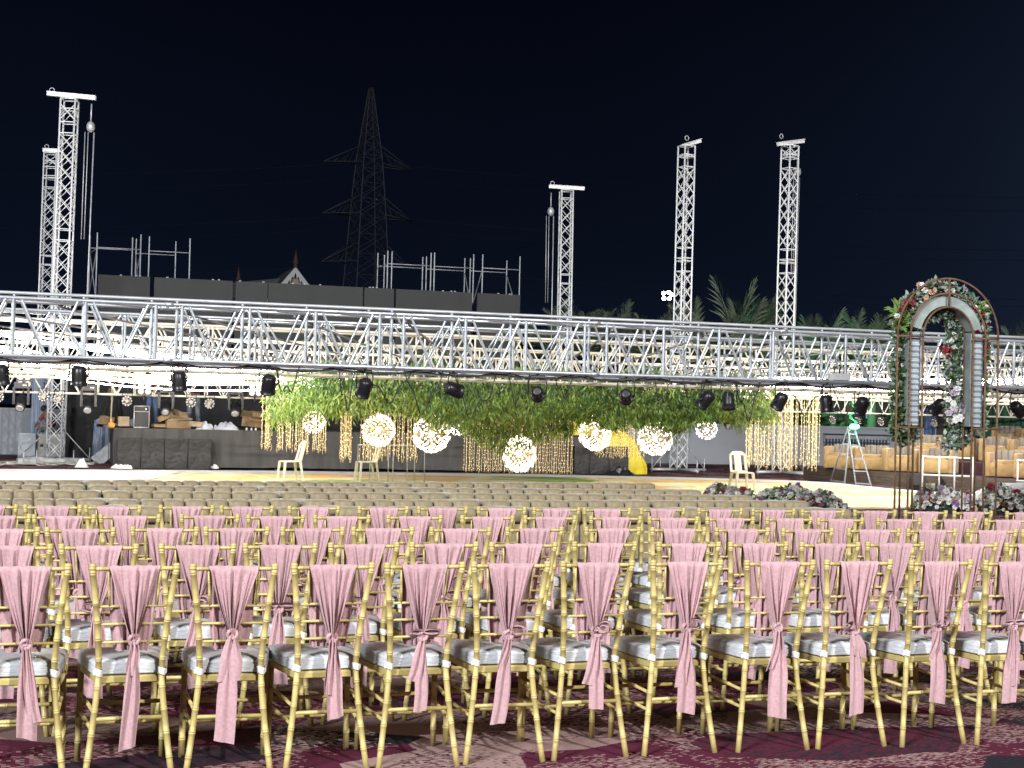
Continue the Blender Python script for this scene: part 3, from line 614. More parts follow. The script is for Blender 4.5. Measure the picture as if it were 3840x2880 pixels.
# ================================================================== plastic chairs, table frame
PC = {}
def plastic_chair():
    m = MT['white_plastic']
    b = MB(); b.pad((0, 0, .43), (.44, .43, .035), .5, .35, 24, 5); PC['seat'] = b.mesh('seat', m)
    def back(u, v):
        x = (u-.5)*2; z = .43+v*.46; w = .205*(1-.32*max(0, v-.72)/.28*max(0, v-.72)/.28*1.6) if v > .72 else .205-.01*v
        return Vector((x*w, -.20-v*.13-.03*(1-x*x), z))
    # a back with two long openings: three uprights, a top band and a low band
    b = MB()
    def strip(u0, u1, v0, v1):
        nu, nv = 6, 8
        def fn(u, v): return back(u0+(u1-u0)*u, v0+(v1-v0)*v)
        f1 = MB(); f1.grid(fn, nu, nv); off = Vector((0, .018, 0)); base = len(b.v); b.add(f1.v, f1.f, 0, True); b.add([Vector(p)+off for p in f1.v], [q[::-1] for q in f1.f], 0, True)
        ring = [j*(nu+1) for j in range(nv+1)]; ring2 = [j*(nu+1)+nu for j in range(nv+1)]; nn = len(f1.v)
        for rr in (ring, ring2):
            for p, q in zip(rr, rr[1:]): b.f.append((base+p, base+q, base+nn+q, base+nn+p)); b.m.append(0); b.sm.append(False)
        for p in range(nu): 
            b.f.append((base+p, base+p+1, base+nn+p+1, base+nn+p)); b.m.append(0); b.sm.append(False)
            k = nv*(nu+1); b.f.append((base+k+p, base+k+p+1, base+nn+k+p+1, base+nn+k+p)); b.m.append(0); b.sm.append(False)
    strip(0, .14, .0, .82); strip(.86, 1, .0, .82); strip(.30, .70, .0, .84); strip(0, 1, .82, 1.0); strip(.14, .30, .0, .10); strip(.70, .86, .0, .10)
    PC['back'] = b.mesh('backrest', m)
    for k, (x, y, fx, fy) in enumerate(((-.18, .17, -.22, .21), (.18, .17, .22, .21), (-.17, -.18, -.22, -.25), (.17, -.18, .22, -.25))):
        b = MB(); b.loft([[Vector((x+(fx-x)*q+dx*(1-.3*q), y+(fy-y)*q+dy*(1-.3*q), .425*(1-q))) for dx, dy in ((-.032, -.022), (.032, -.022), (.032, .022), (-.032, .022))] for q in (0, .15, .6, 1)])
        PC['leg%d' % k] = b.mesh('leg', m)
plastic_chair()
def put_plastic(px, py, rz, lab):
    t = thing('plastic_chair', lab, 'chair', gp(px, py, .03), rz, 'plastic chairs on the dance floor')
    put('seat', PC['seat'], t); put('backrest', PC['back'], t)
    for k in range(4): put('leg', PC['leg%d' % k], t)
put_plastic(1085, 1803, R(118), 'cream plastic chair left of the hanging globe lights, seen from its side')
put_plastic(1372, 1803, R(112), 'cream plastic chair behind the thin metal table frame')
put_plastic(2782, 1846, R(193), 'cream plastic chair facing the seats near the right end of the floor')
# bare metal table frame
Pa = gp(1340, 1812, .03); Pb = gp(1553, 1816, .03); Yd = .75
t = thing('table_frame', 'bare thin metal table frame standing on the dance floor before a chair', 'table frame', Pa, 0)
wv = (Pb-Pa); dv = Vector((.25, .95, 0)).normalized()*.7; hh = at(1340, 1668, Pa.y).z-.03
tm = MB(); tm.tube([(0, 0, 0), (0, 0, 1)], .011, 6); UT = tm.mesh('leg', MT['alu_dull'])
for q in (Vector((0, 0, 0)), wv*.62, wv*1.0, dv*.8+wv*.06, wv*.78+dv*.5, dv+wv*.35, dv+wv): put('leg', UT, t, mat=seg_mat(q, q+Vector((0, 0, hh))))
for q0, q1 in ((Vector((0, 0, hh)), wv+Vector((0, 0, hh))), (dv+Vector((0, 0, hh)), dv+wv+Vector((0, 0, hh))), (Vector((0, 0, hh)), dv+Vector((0, 0, hh))), (wv+Vector((0, 0, hh)), dv+wv+Vector((0, 0, hh)))): put('top_bar', UT, t, mat=seg_mat(q0, q1))
# ================================================================== lighting trusses
def unit_tube(name, r, m, n=8):
    b = MB(); b.tube([(0, 0, 0), (0, 0, 1)], r, n, cap=False); return b.mesh(name, m)
U_CH = unit_tube('chord', .0265, MT['alu'], 10); U_BR = unit_tube('brace', .019, MT['alu'], 8); U_BRT = unit_tube('brace', .0235, MT['alu'], 8)
U_CHD = unit_tube('chord', .026, MT['alu_dull'], 8)
Z0, Z1, TW = 2.235, 2.975, .74
TR = .32; ET = Vector((1, TR, 0)).normalized(); NT = Vector((-ET.y, ET.x, 0))
def line_pt(px, y0):
    u = (px-1920)/F_PX; Y = y0/(1-TR*u); return Vector((u*Y, Y, 0))      # close enough for columns: the horizon is nearly level
def s_of(px, y0): 
    d = ray(px, 1440); o = Vector((0, y0, 0)); s = (o.x*d.y-o.y*d.x)/(ET.y*d.x-ET.x*d.y); return s
Y_FRONT = 21.4
s0 = s_of(1464, Y_FRONT); MOD = abs(s_of(2229, Y_FRONT)-s0); MOD = (s_of(2939, Y_FRONT)-s_of(632, Y_FRONT))/3
print('MODULE', MOD)
t = thing('front_truss', 'big near aluminium box truss spanning the whole width in front of the stage', 'truss', (0, Y_FRONT, 0), math.atan2(ET.y, ET.x))
k0 = -4
for k in range(k0, 6):
    sa = s0+(k-1)*MOD; a = sa+.02; c = sa+MOD-.02
    vx = [sa+.17, sa+MOD*.387, sa+MOD*.613, sa+MOD-.17]; vx = [sa+.17, sa+.17+(MOD-.34)/3, sa+.17+2*(MOD-.34)/3, sa+MOD-.17]
    for y in (0, TW):
        for z in (Z0, Z1): put('chord', U_CH, t, mat=seg_mat((a, y, z), (c, y, z)))
        for x in vx: put('brace', U_BRT, t, mat=seg_mat((x, y, Z0), (x, y, Z1)))
        for p, q in zip(vx, vx[1:]):
            m_ = (p+q)/2; put('brace', U_BR, t, mat=seg_mat((p+.09, y, Z1), (m_-.03, y, Z0))); put('brace', U_BR, t, mat=seg_mat((q-.09, y, Z1), (m_+.03, y, Z0)))
    for z in (Z0, Z1):
        for x in (vx[0], vx[1], vx[2], vx[3]): put('brace', U_BR, t, mat=seg_mat((x, 0, z), (x, TW, z)))
    for x in (a, c):
        for y in (0, TW):
            for z in (Z0, Z1):
                pass
cb = MB()
for k in range(k0, 6):
    sa = s0+(k-1)*MOD
    for y in (0, TW):
        for z in (Z0, Z1): cb.tube([(sa-.06, y, z), (sa+.06, y, z)], .031, 10)
cb.build('coupler', MT['alu'], t)
U_TOP = unit_tube('top_rail', .024, MT['alu_dull'], 8)
for k in range(k0, 6):
    sa = s0+(k-1)*MOD
    put('top_rail', U_TOP, t, mat=seg_mat((sa, TW, Z1+.115), (sa+MOD, TW, Z1+.115)))
    for x in (sa+.17, sa+.17+(MOD-.34)/3, sa+.17+2*(MOD-.34)/3, sa+MOD-.17):
        put('stub', U_BR, t, mat=seg_mat((x, TW, Z1), (x, TW, Z1+.11)))
        for z in (Z0, Z1):
            if x < sa+MOD-.3: put('brace', U_BR, t, mat=seg_mat((x, 0, z), (x+(MOD-.34)/3, TW, z)))

def box_truss(name, lab, y0, sa, sb, z0, z1, w, m, bay=.9, r=.025, rb=.015, t_=None, grp=None, org=None, e=None):
    """a far truss: four chords as parts, its many thin braces as one lattice"""
    e = e or ET; org = org or Vector((0, y0, 0)); ang = math.atan2(e.y, e.x)
    t = thing(name, lab, 'truss', org, ang, grp)
    for y in (0, w):
        for z in (z0, z1):
            b = MB(); b.tube([(sa, y, z), (sb, y, z)], r, 8, cap=False); b.build('chord', m, t)
    b = MB(); n = max(1, round((sb-sa)/bay)); d = (sb-sa)/n
    for i in range(n+1):
        x = sa+i*d
        for y in (0, w): b.tube([(x, y, z0), (x, y, z1)], rb*1.1, 5, cap=False)
        for z in (z0, z1): b.tube([(x, 0, z), (x, w, z)], rb, 5, cap=False)
        if i < n:
            for y in (0, w): b.tube([(x+.05, y, z1), (x+d/2, y, z0)], rb, 5, cap=False); b.tube([(x+d-.05, y, z1), (x+d/2, y, z0)], rb, 5, cap=False)
            b.tube([(x, 0, z1), (x+d, w, z1)], rb, 5, cap=False)
    stuff(b.build('bracing', m, t)); return t
CR = MT['steel_warm_lit']
GT = 'trusses of the roof rig behind the front truss'
box_truss('rig_truss', 'silver box truss running close behind the near aluminium one', 24.0, -14, 18, 2.24, 2.97, .6, MT['alu'], bay=1.0, r=.024, rb=.016, grp=GT)
box_truss('rig_truss', 'first cream truss running behind the big aluminium one', 26.2, -15, 19, 2.2, 2.95, .6, CR, grp=GT)
box_truss('rig_truss', 'middle cream truss of the three behind the big aluminium one', 31.2, -17, 21, 2.2, 2.95, .6, CR, grp=GT)
box_truss('rig_truss', 'farthest cream truss of the three behind the big aluminium one', 36.4, -19, 23, 2.2, 2.95, .6, CR, grp=GT)
Y_BACK = 41.0; BZ0, BZ1 = 1.88, 2.62
box_truss('back_truss', 'low cream truss across the back with moving heads hung below it', Y_BACK, -18, 24, BZ0, BZ1, .6, CR, r=.028, rb=.017)
# side trusses, receding
for sgn, px, lab in ((-1, None, 'receding side truss at the left edge of the rig'), (1, None, 'receding side truss at the right edge of the rig')):
    o = Vector((0, Y_FRONT, 0))+ET*(-13.6 if sgn < 0 else 19.5)
    box_truss('side_truss', lab, 0, 0.9, 20.5, 2.2, 2.95, .6, CR, org=o, e=NT, grp='side trusses of the rig')

# ================================================================== tower masts
def tower(lab, px, pyb, Y, pyt, w, beam, hoist, rz=0.0, lean=.0, chain_dx=.4):
    """a square lattice mast: four chords, bracing, a head beam, a chain hoist, a base"""
    base = at(px, pyb, Y); base.z = 0; H = at(px, pyt, Y).z
    t = thing('mast_tower', lab, 'tower', base, rz, 'lattice mast towers of the rig')
    t.rotation_euler = (0, lean, rz)
    h = w/2; m = MT['tower']
    for x in (-h, h):
        for y in (-h, h):
            b = MB(); b.tube([(x, y, .1), (x, y, H)], .027, 8); b.build('chord', m, t)
    b = MB(); z = .12
    def face(a, c, up_):
        pass
    cor = [(-h, -h), (h, -h), (h, h), (-h, h)]; seg = 0
    while z < H-.3:
        nz = min(z+w*1.08, H-.1)
        brk = any(abs(z-q) < .26 for q in (3.1, 6.2, 9.2))
        for i in range(4):
            p, q = cor[i], cor[(i+1) % 4]
            if brk:
                for zz in (z+.03, z+.34): b.tube([(*p, zz), (*q, zz)], .017, 5, cap=False)
            else:
                b.tube([(*p, z), (*q, nz)], .0125, 5, cap=False); b.tube([(*q, z), (*p, nz)], .0125, 5, cap=False)
        z = z+.40 if brk else nz
    for i in range(4):
        p, q = cor[i], cor[(i+1) % 4]; b.tube([(*p, H-.28), (*q, H-.28)], .018, 5); b.tube([(*p, H), (*q, H)], .024, 5)
    stuff(b.build('bracing', m, t))
    b = MB()
    for sg in (-1, 1):
        b.tube([(sg*1.0, 0, .08), (0, 0, .08)], .045, 6); b.tube([(0, sg*1.0, .08), (0, 0, .08)], .045, 6)
        for q in ((sg*.95, 0), (0, sg*.95)): b.tube([(*q, .0), (*q, .42)], .02, 6)
        b.tube([(sg*.95, 0, .12), (sg*h, 0, .9)], .017, 5)
    b.build('base', MT['alu_dull'], t)
    if beam:
        b = MB(); x0, x1, tilt = beam
        b.box(((x0+x1)/2, 0, H+.10), (x1-x0, .14, .10), Matrix.Rotation(tilt, 3, 'Y'))
        b.box(((x0+x1)/2, 0, H+.155), (x1-x0, .20, .02), Matrix.Rotation(tilt, 3, 'Y')); b.build('head_beam', m, t)
        b = MB() if hoist is None or abs(hoist) > .4 else MB(); b.tube([(x0+.12+.07*math.cos(j*.7), 0, H+.24+.07*math.sin(j*.7)) for j in range(9)], .014, 6, closed=True); b.build('eye_ring', MT['alu_dull'], t)
    if hoist:
        hx = hoist; b = MB(); b.sphere((hx, -.05, H-.75), .15, 12, 9, sq=(.8, .8, 1.05)); b.tube([(hx, -.05, H-.1), (hx, -.05, H-.6)], .022, 6); b.build('hoist', MT['alu_dull'], t)
        for j, (dx, ln) in enumerate(((-.15, 3.0), (-.06, 3.0), (.10, H-3.0))):
            b = MB(); b.tube([(hx+dx, -.05, H-.9), (hx+dx*.9, -.05, H-.9-ln)], .014 if j < 2 else .020, 5); b.build('chain', MT['dark'] if 0 else MT['alu_dull'], t)
ry = math.atan2(ET.y, ET.x)
tower('nearer and taller lattice mast at the left with a crane beam and chains', 205, 1735, 42.0, 372, .40, (-.62, .72, .05), .62, rz=.05, lean=.012)
tower('shorter lattice mast just left of the tallest left one', 152, 1700, 52.0, 575, .42, (-.3, .3, 0), None, rz=.05, lean=.008)
tower('lowest lattice mast in the middle with a flat head beam and chains', 2107, 1740, 52.0, 715, .40, (-.62, .62, .02), -.55, rz=.16, lean=-.006)
tower('lattice mast beside the bright floodlight with a small plate on top', 2543, 1767, 45.0, 546, .36, (-.12, .5, -.35), None, rz=.50, lean=0.006)
tower('rightmost lattice mast before the palms with a tilted steel head beam', 2928, 1768, 44.8, 545, .36, (-.5, .55, -.22), .28, rz=.62, lean=0.012)

# ================================================================== LED strip canopy and hanging greenery
MT['led'] = mat('led_strip', (.8, .8, .8), .5, emit=(1.0, .955, .93), es=78.0)
MT['led_w'] = mat('led_strip_warm', (.8, .75, .6), .5, emit=(1.0, .93, .74), es=42.0)
MT['led_off'] = mat('led_strip_back', (.30, .30, .31), .6)
RC = Vector((.3, 31.5, 0))
rnd = random.Random(11)
def strip(a, b_, sag, m, lab, w=.020, grp='LED strips of the canopy'):
    a = Vector(a); b_ = Vector(b_); n = 18; pts = []
    for i in range(n+1):
        q = i/n; p = a.lerp(b_, q); p.z -= sag*4*q*(1-q); pts.append(p)
    side = (b_-a).cross(Vector((0, 0, 1))).normalized()*w/2
    b = MB(); dz = Vector((0, 0, .012))
    b.loft([[p-side+dz, p+side+dz, p+side-dz, p-side-dz] for p in pts], mi=0)
    # the top face (towards the sky) is the strip's grey back
    for i, f in enumerate(b.f):
        if len(f) == 4 and i < n*4 and i % 4 == 0: b.m[i] = 1
    return b.build('led_strip', [m, MT['led_off']], None)
strips = []
NL = 12
for i in range(NL):
    f = i/(NL-1); a = Vector((-13.6-.32*(-0)+0, 0, 0)); o = Vector((0, Y_FRONT, 0))+ET*(-9.4)+NT*(.8+f*17.5); z = 3.02
    ang = R(205-f*75)+rnd.uniform(-.04, .04); e_ = RC+Vector((4.6*math.cos(ang), 4.6*math.sin(ang), 2.42+.06*rnd.random()))
    strips.append((Vector((o.x, o.y, z)), e_, (.06+.45*f+.22*rnd.random()), 'led' if rnd.random() < .6 else 'led_w', 'left'))
NR = 10
for i in range(NR):
    f = i/(NR-1); o = Vector((0, Y_FRONT, 0))+ET*(18.6)+NT*(4.0+f*14.5); z = 2.9
    ang = R(-20+f*70)+rnd.uniform(-.04, .04); e_ = RC+Vector((4.8*math.cos(ang), 4.8*math.sin(ang), 2.42+.06*rnd.random()))
    strips.append((Vector((o.x, o.y, z)), e_, .10+.22*rnd.random(), 'led' if rnd.random() < .7 else 'led_w', 'right'))
ORD2 = ORD+['twenty-first', 'twenty-second', 'twenty-third', 'twenty-fourth', 'twenty-fifth']
cnt = {'left': 0, 'right': 0}
for a, e_, sg, mm, side in strips:
    o = strip(a, e_, sg, MT[mm], ''); k = cnt[side]; cnt[side] += 1
    tag(o, 'glowing %s LED strip, %s from the near end of the %s side truss' % ('white' if mm == 'led' else 'warm yellow', ORD2[k], side), 'light strip', 'LED strips of the canopy on the %s' % side)
for i in range(16):
    f = i/15; sx = -11.0+f*24; o_ = Vector((0, Y_FRONT, 0))+ET*sx+NT*.74; ang = R(205+f*130)
    e_ = RC+Vector((4.4*math.cos(ang), 4.0*math.sin(ang), 2.45))
    o = strip(Vector((o_.x, o_.y, 2.93)), e_, .06, MT['led_off'], '', w=.03)
    tag(o, 'unlit grey strip from the front truss to the greenery, %s of sixteen' % nth_left(i, 16), 'light strip', 'unlit grey strips of the canopy')

# the ring of hanging leaves
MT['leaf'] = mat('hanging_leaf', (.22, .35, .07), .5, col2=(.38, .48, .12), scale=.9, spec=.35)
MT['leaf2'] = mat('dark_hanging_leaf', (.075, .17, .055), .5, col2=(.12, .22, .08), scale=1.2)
rnd = random.Random(3)
b = MB()
def leaf(p, d, ln, w, mi):
    d = d.normalized(); s = d.cross(Vector((rnd.uniform(-1, 1), rnd.uniform(-1, 1), rnd.uniform(-.3, .3)))).normalized()*w/2
    m1 = p+d*ln*.45; up_ = Vector((0, 0, .0))
    b.add([p, m1+s, p+d*ln, m1-s], [(0, 1, 2, 3)], mi)
def bottom(x, y):
    """height of the greenery's underside over the floor plan"""
    dx, dy = x-.15, y-31.5
    drop = math.exp(-((dx)/1.05)**2-((dy)/1.1)**2)
    edge = .12*math.sin(x*1.7)+.10*math.sin(x*4.1+y)+.07*math.sin(x*9.3)
    return 1.62-.74*drop**.8+edge*.8
nl = 0
while nl < 42000:
    x = rnd.uniform(-5.1, 5.5); y = 31.5+rnd.uniform(-3.6, 3.6)
    if ((x-.2)/5.3)**2+((y-31.5)/3.6)**2 > 1: continue
    fr_ = rnd.random() < .6
    if fr_: y = 31.5-3.6*math.sqrt(max(0, 1-((x-.2)/5.35)**2))*rnd.uniform(.55, 1.0)
    if abs(x-.15) < 1.5 and rnd.random() < .35: y = 31.5+rnd.uniform(-1.2, .2)
    zb = bottom(x, y); zt = 2.55+.1*math.sin(x*3)
    z = zb+(zt-zb)*rnd.random()**1.15
    d = Vector((rnd.uniform(-.45, .45), rnd.uniform(-.6, .3), -1+rnd.uniform(-.2, .4)))
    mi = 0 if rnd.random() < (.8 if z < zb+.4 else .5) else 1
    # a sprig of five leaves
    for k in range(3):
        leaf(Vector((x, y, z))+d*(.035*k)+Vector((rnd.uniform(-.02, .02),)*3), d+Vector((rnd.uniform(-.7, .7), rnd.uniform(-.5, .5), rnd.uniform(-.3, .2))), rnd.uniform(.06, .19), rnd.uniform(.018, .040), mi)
    nl += 3
for k in range(420):                                     # thin stems drooping below the mass, each with a few leaves
    x = rnd.uniform(-4.9, 5.3); y = 31.5-3.4*math.sqrt(max(0, 1-((x-.2)/5.35)**2))*rnd.uniform(.3, 1.0); z = bottom(x, y)+.15; ln = rnd.uniform(.15, .5)
    b.tube([(x, y, z), (x+rnd.uniform(-.03, .03), y, z-ln*.5), (x+rnd.uniform(-.05, .05), y, z-ln)], .004, 3, cap=False, mi=1)
    for j in range(7):
        leaf(Vector((x, y, z-ln*(j+rnd.random())/7)), Vector((rnd.uniform(-.8, .8), rnd.uniform(-.6, .4), -.7)), rnd.uniform(.05, .13), rnd.uniform(.016, .03), 0)
g = b.build('hanging_greenery', [MT['leaf'], MT['leaf2']]); tag(g, 'mass of green leafy garlands hanging from the canopy over the dance floor', 'greenery', kind='stuff')

# ================================================================== fairy light curtains
MT['bulb'] = mat('fairy_bulb', (.9, .75, .4), .5, emit=(1.0, .80, .48), es=1.15)
MT['wire'] = mat('fairy_wire', (.55, .42, .20), .5, emit=(1.0, .75, .36), es=.6)
SV = []
for v in range(6):
    rs = random.Random(50+v); b = MB(); n = 16; ox = 0; pts = []
    for i in range(n+1):
        q = i/n; pts.append((.012*mnoise.noise(Vector((q*5, v*3, 0)))+ (.05*mnoise.noise(Vector((q*9, v, 2))) if q > .8 else 0), .01*mnoise.noise(Vector((q*4, v, 7))), -q))
    b.tube(pts, .0042, 3, cap=False, mi=1)
    for i in range(14):
        q = (i+rs.random()*.5)/14; x = pts[min(n, int(q*n))][0]+rs.choice((-1, 1))*rs.uniform(.006, .024); b.sphere((x, rs.uniform(-.01, .01), -q), 1, 5, 4, sq=(.0072, .0072, .0072))
    SV.append(b.mesh('light_string', [MT['bulb'], MT['wire']]))
def curtain(lab, px0, px1, pyt, pyb, Y, n, jit=.12, seed=0, dens=None, depth=.3):
    rs = random.Random(seed); a = at(px0, pyt, Y); c = at(px1, pyt, Y); bot = at((px0+px1)/2, pyb, Y).z; ztop = a.z
    t = thing('light_curtain', lab, 'fairy lights', (a.x, Y, ztop), math.atan2(0, 1), 'curtains of gold fairy light strings')
    n = int(n*1.5)
    for i in range(n):
        f = (i+rs.uniform(.1, .9))/n
        if dens: f = dens(f)
        ln = max(.2, (ztop-bot)*(1-jit*rs.random())); o = put('light_string', SV[rs.randrange(6)], t, (f*(c.x-a.x), rs.uniform(-depth, depth), 0)); o.scale = (1, 1, ln); o.rotation_euler = (0, 0, rs.uniform(0, 6))
    b = MB(); b.tube([(-.03, 0, 0), (c.x-a.x+.03, 0, 0)], .012, 6); b.build('head_bar', MT['steel_warm_lit'], t)
curtain('gold fairy light strings in clumps at the left end of the greenery', 990, 1136, 1455, 1700, 35.0, 22, .1, 1, lambda f: f if f > .35 else f*.55)
curtain('short gold fairy light strings under the smallest left globe', 1138, 1232, 1490, 1705, 34.0, 15, .1, 2)
curtain('tall gold fairy light curtain hanging before the greenery left of centre', 1282, 1440, 1395, 1738, 30.5, 26, .08, 3, lambda f: f*.55 if f < .5 else f)
curtain('sparser gold fairy light strings behind the first big globe', 1440, 1572, 1400, 1735, 31.0, 18, .12, 4)
curtain('wide gold fairy light curtain reaching the floor round the lowest globe', 1738, 2152, 1570, 1776, 32.6, 40, .03, 5)
curtain('short gold fairy light strings before the yellow cloth', 2236, 2420, 1540, 1722, 35.0, 26, .1, 6)
curtain('gold fairy light curtain left of the right lattice mast', 2796, 2862, 1395, 1755, 35.5, 14, .08, 7)
curtain('gold fairy light curtain before the right lattice mast', 2862, 3074, 1440, 1768, 38.0, 36, .10, 8, lambda f: f if f < .6 else .6+.4*((f-.6)/.4)**.6)

# ================================================================== globe chandeliers
MT['glow'] = mat('globe_bulb', (.9, .8, .6), .4, emit=(1.0, .93, .86), es=26.0)
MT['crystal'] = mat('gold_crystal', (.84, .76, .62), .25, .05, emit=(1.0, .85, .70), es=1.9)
MT['globe_rod'] = mat('gilt_rod', (.60, .45, .20), .35, .6)
def globe_mesh(seed, n, gap):
    rs = random.Random(seed); c = MB(); g_ = MB(); r_ = MB()
    for i in range(n):
        z = 1-2*(i+.5)/n; a = i*2.399963; rr = math.sqrt(1-z*z); d = Vector((rr*math.cos(a), rr*math.sin(a), z))
        if gap and abs(z) < .06: continue
        k = 1+rs.uniform(-.08, .06); p = d*k
        u_ = d.orthogonal().normalized(); v_ = d.cross(u_); s = .060+rs.random()*.03
        # a little flower of four petals
        for j in range(4):
            an = j*math.pi/2+rs.random(); e1 = (u_*math.cos(an)+v_*math.sin(an)); c.add([p*.93, p+e1*s+v_*.0, p*1.02+e1*s*1.1+d*.03, p+e1.cross(d)*s*.5], [(0, 1, 2, 3)], 0)
        if rs.random() < .58: g_.sphere(p*.96, .026+rs.random()*.016, 6, 4)
        if rs.random() < .5: r_.tube([d*.15, p*.95], .008, 3, cap=False)
    for q in range(5):
        d = Vector((rs.uniform(-1, 1), rs.uniform(-1, 1), rs.uniform(-1, 1))).normalized(); g_.sphere(d*1.02, .062, 8, 6)
    g_.sphere((0, 0, 0), .16, 12, 8)
    for zz in ((-.05, .05) if gap else ()): r_.tube([(.98*math.cos(j*.3927), .98*math.sin(j*.3927), zz) for j in range(16)], .018, 5, closed=True)
    return c.mesh('crystal_petals', MT['crystal']), g_.mesh('bulbs', MT['glow']), r_.mesh('rods', MT['globe_rod'])
GB = [globe_mesh(1, 210, True), globe_mesh(2, 210, True)]; GSM = globe_mesh(3, 90, False)
def globe(lab, cx, cy, dpx, Y, kind, top=1400, tall=1.0):
    p = at(cx, cy, Y); r = dpx*1.06/2/F_PX*Y
    t = thing('globe_light', lab, 'chandelier', p, 0, 'glowing flower globe chandeliers')
    cm, gm, rm = GSM if kind == 2 else GB[kind]
    for nm, me in (('petals', cm), ('bulbs', gm), ('rods', rm)):
        o = stuff(put(nm, me, t)); o.scale = (r*.93, r*.93, r*.93*tall); o.rotation_euler = (0, 0, cx*.37)
    b = MB(); zt = at(cx, top, Y).z-p.z; b.tube([(0, 0, r*.9), (0, 0, max(zt, r+.1))], .008, 5); b.tube([(.03, 0, r*.9), (.03, 0, max(zt, r+.1))], .006, 5); b.build('cord', MT['white'], t)
globe('small globe light hanging leftmost, among gold strings', 1177, 1583, 84, 34, 2)
globe('big globe light hanging above the plastic chair and table frame', 1419, 1613, 122, 31.5, 0)
globe('largest globe light, hanging close beside a small one', 1618, 1629, 138, 31, 1)
globe('small globe light just right of the largest globe', 1719, 1597, 72, 34, 2)
globe('lowest globe light, nearly touching the floor at the centre', 1947, 1703, 124, 32, 0, tall=1.08)
globe('pear shaped globe light in front of the yellow cloth', 2232, 1624, 122, 31.5, 1, tall=1.10)
globe('big globe light just left of a lattice mast', 2456, 1642, 130, 32, 0)
globe('small globe light hanging rightmost before the grey wall', 2650, 1610, 78, 34, 2)

# ================================================================== lamps on the trusses
def direction(v): return Vector(v).normalized().to_track_quat('Z', 'Y').to_matrix()
MT['lens'] = mat('lamp_lens', (.5, .5, .5), .08, .3, spec=1.0); MT['lens_pale'] = mat('pale_lamp_face', (.72, .66, .60), .4, var=.1, scale=20)
def par_mesh(): 
    b = MB(); b.lathe([(.045, -.125), (.070, -.118), (.088, -.09), (.098, -.03), (.102, .06), (.104, .118), (.108, .12), (.108, .135), (.095, .135), (.090, .118)], n=20)
    for j in range(10):
        a = j*.628; b.box((.088*math.cos(a), .088*math.sin(a), -.06), (.02, .006, .08), Matrix.Rotation(a, 3, 'Z'))
    d = MB()
    for x, y in ((-.042, -.042), (.042, -.042), (-.042, .042), (.042, .042)): d.lathe([(.0, .127), (.033, .127), (.036, .119)], (x, y, 0), 12)
    d.lathe([(.0, .120), (.09, .120)], n=16)
    return b.mesh('housing', MT['black']), d.mesh('lens', MT['lens'])
PH, PL = par_mesh()
rb = MB()
for j in range(12):
    a = j*math.pi/6; rb.sphere((.06*math.cos(a), .06*math.sin(a), -.122), .010, 5, 4)
PBK = rb.mesh('heat_sink', MT['black'])
def par(lab, px, py, d, sgn_back=False, kcab=True):
    org = Vector((0, Y_FRONT, 0))+ET*s_of(px, Y_FRONT+.0); 
    p = at(px, py, org.y); top = Z0-.02
    t = thing('par_lamp', lab, 'stage lamp', (p.x, org.y, p.z), 0, 'black lamps hung under the front truss')
    rot = direction(d)
    for nm, me in (('housing', PH), ('lens', PL), ('heat_sink', PBK)):
        o = put(nm, me, t); o.matrix_local = rot.to_4x4() @ Matrix.Scale(.98, 4)
    b = MB(); dz = top-p.z; ax = (rot @ Vector((1, 0, 0))); ax.z = 0; ax = ax.normalized() if ax.length > .1 else Vector((1, 0, 0))
    b.tube([ax*-.125, ax*-.128+Vector((0, 0, dz*.55)), ax*-.10+Vector((0, 0, dz-.03)), ax*.10+Vector((0, 0, dz-.03)), ax*.128+Vector((0, 0, dz*.55)), ax*.125], .009, 5); b.build('yoke', MT['black'], t)
    b = MB(); b.tube([(0, 0, dz-.03), (0, 0, dz+.02)], .014, 6); b.tube([(.03*math.cos(j*.785), 0, dz+.02+.035*math.sin(j*.785)) for j in range(8)], .009, 5, closed=True)
    for sd in (-1, 1): b.lathe([(.0, 0), (.022, 0), (.022, .02), (0, .02)], ax*sd*.12, 8, rot=direction(ax))
    b.build('clamp', MT['black'], t)
PARS = [(4, 1405, (.1, .2, -1)), (296, 1409, (0, .1, -1)), (671, 1428, (.05, .12, -1)), (1007, 1440, (-.15, .45, -1)), (1367, 1453, (-.35, .5, -1)), (1698, 1461, (.9, .6, -.25)), (2015, 1475, (.05, 1, -.25)), (2347, 1485, (.08, 1, -.3)), (2648, 1497, (-.55, .5, -.8)), (2731, 1502, (.02, -.25, -1)), (2925, 1503, (-.45, .45, -1)), (3099, 1513, (.15, .05, -1)), (3232, 1519, (-.2, .6, -.85)), (3519, 1524, (-.5, .55, -.6)), (3815, 1532, (.7, .6, -.5))]
for i, (px, py, d) in enumerate(PARS):
    par('black can lamp hung under the front truss, %s of fifteen' % nth_left(i, len(PARS)), px, py, d)
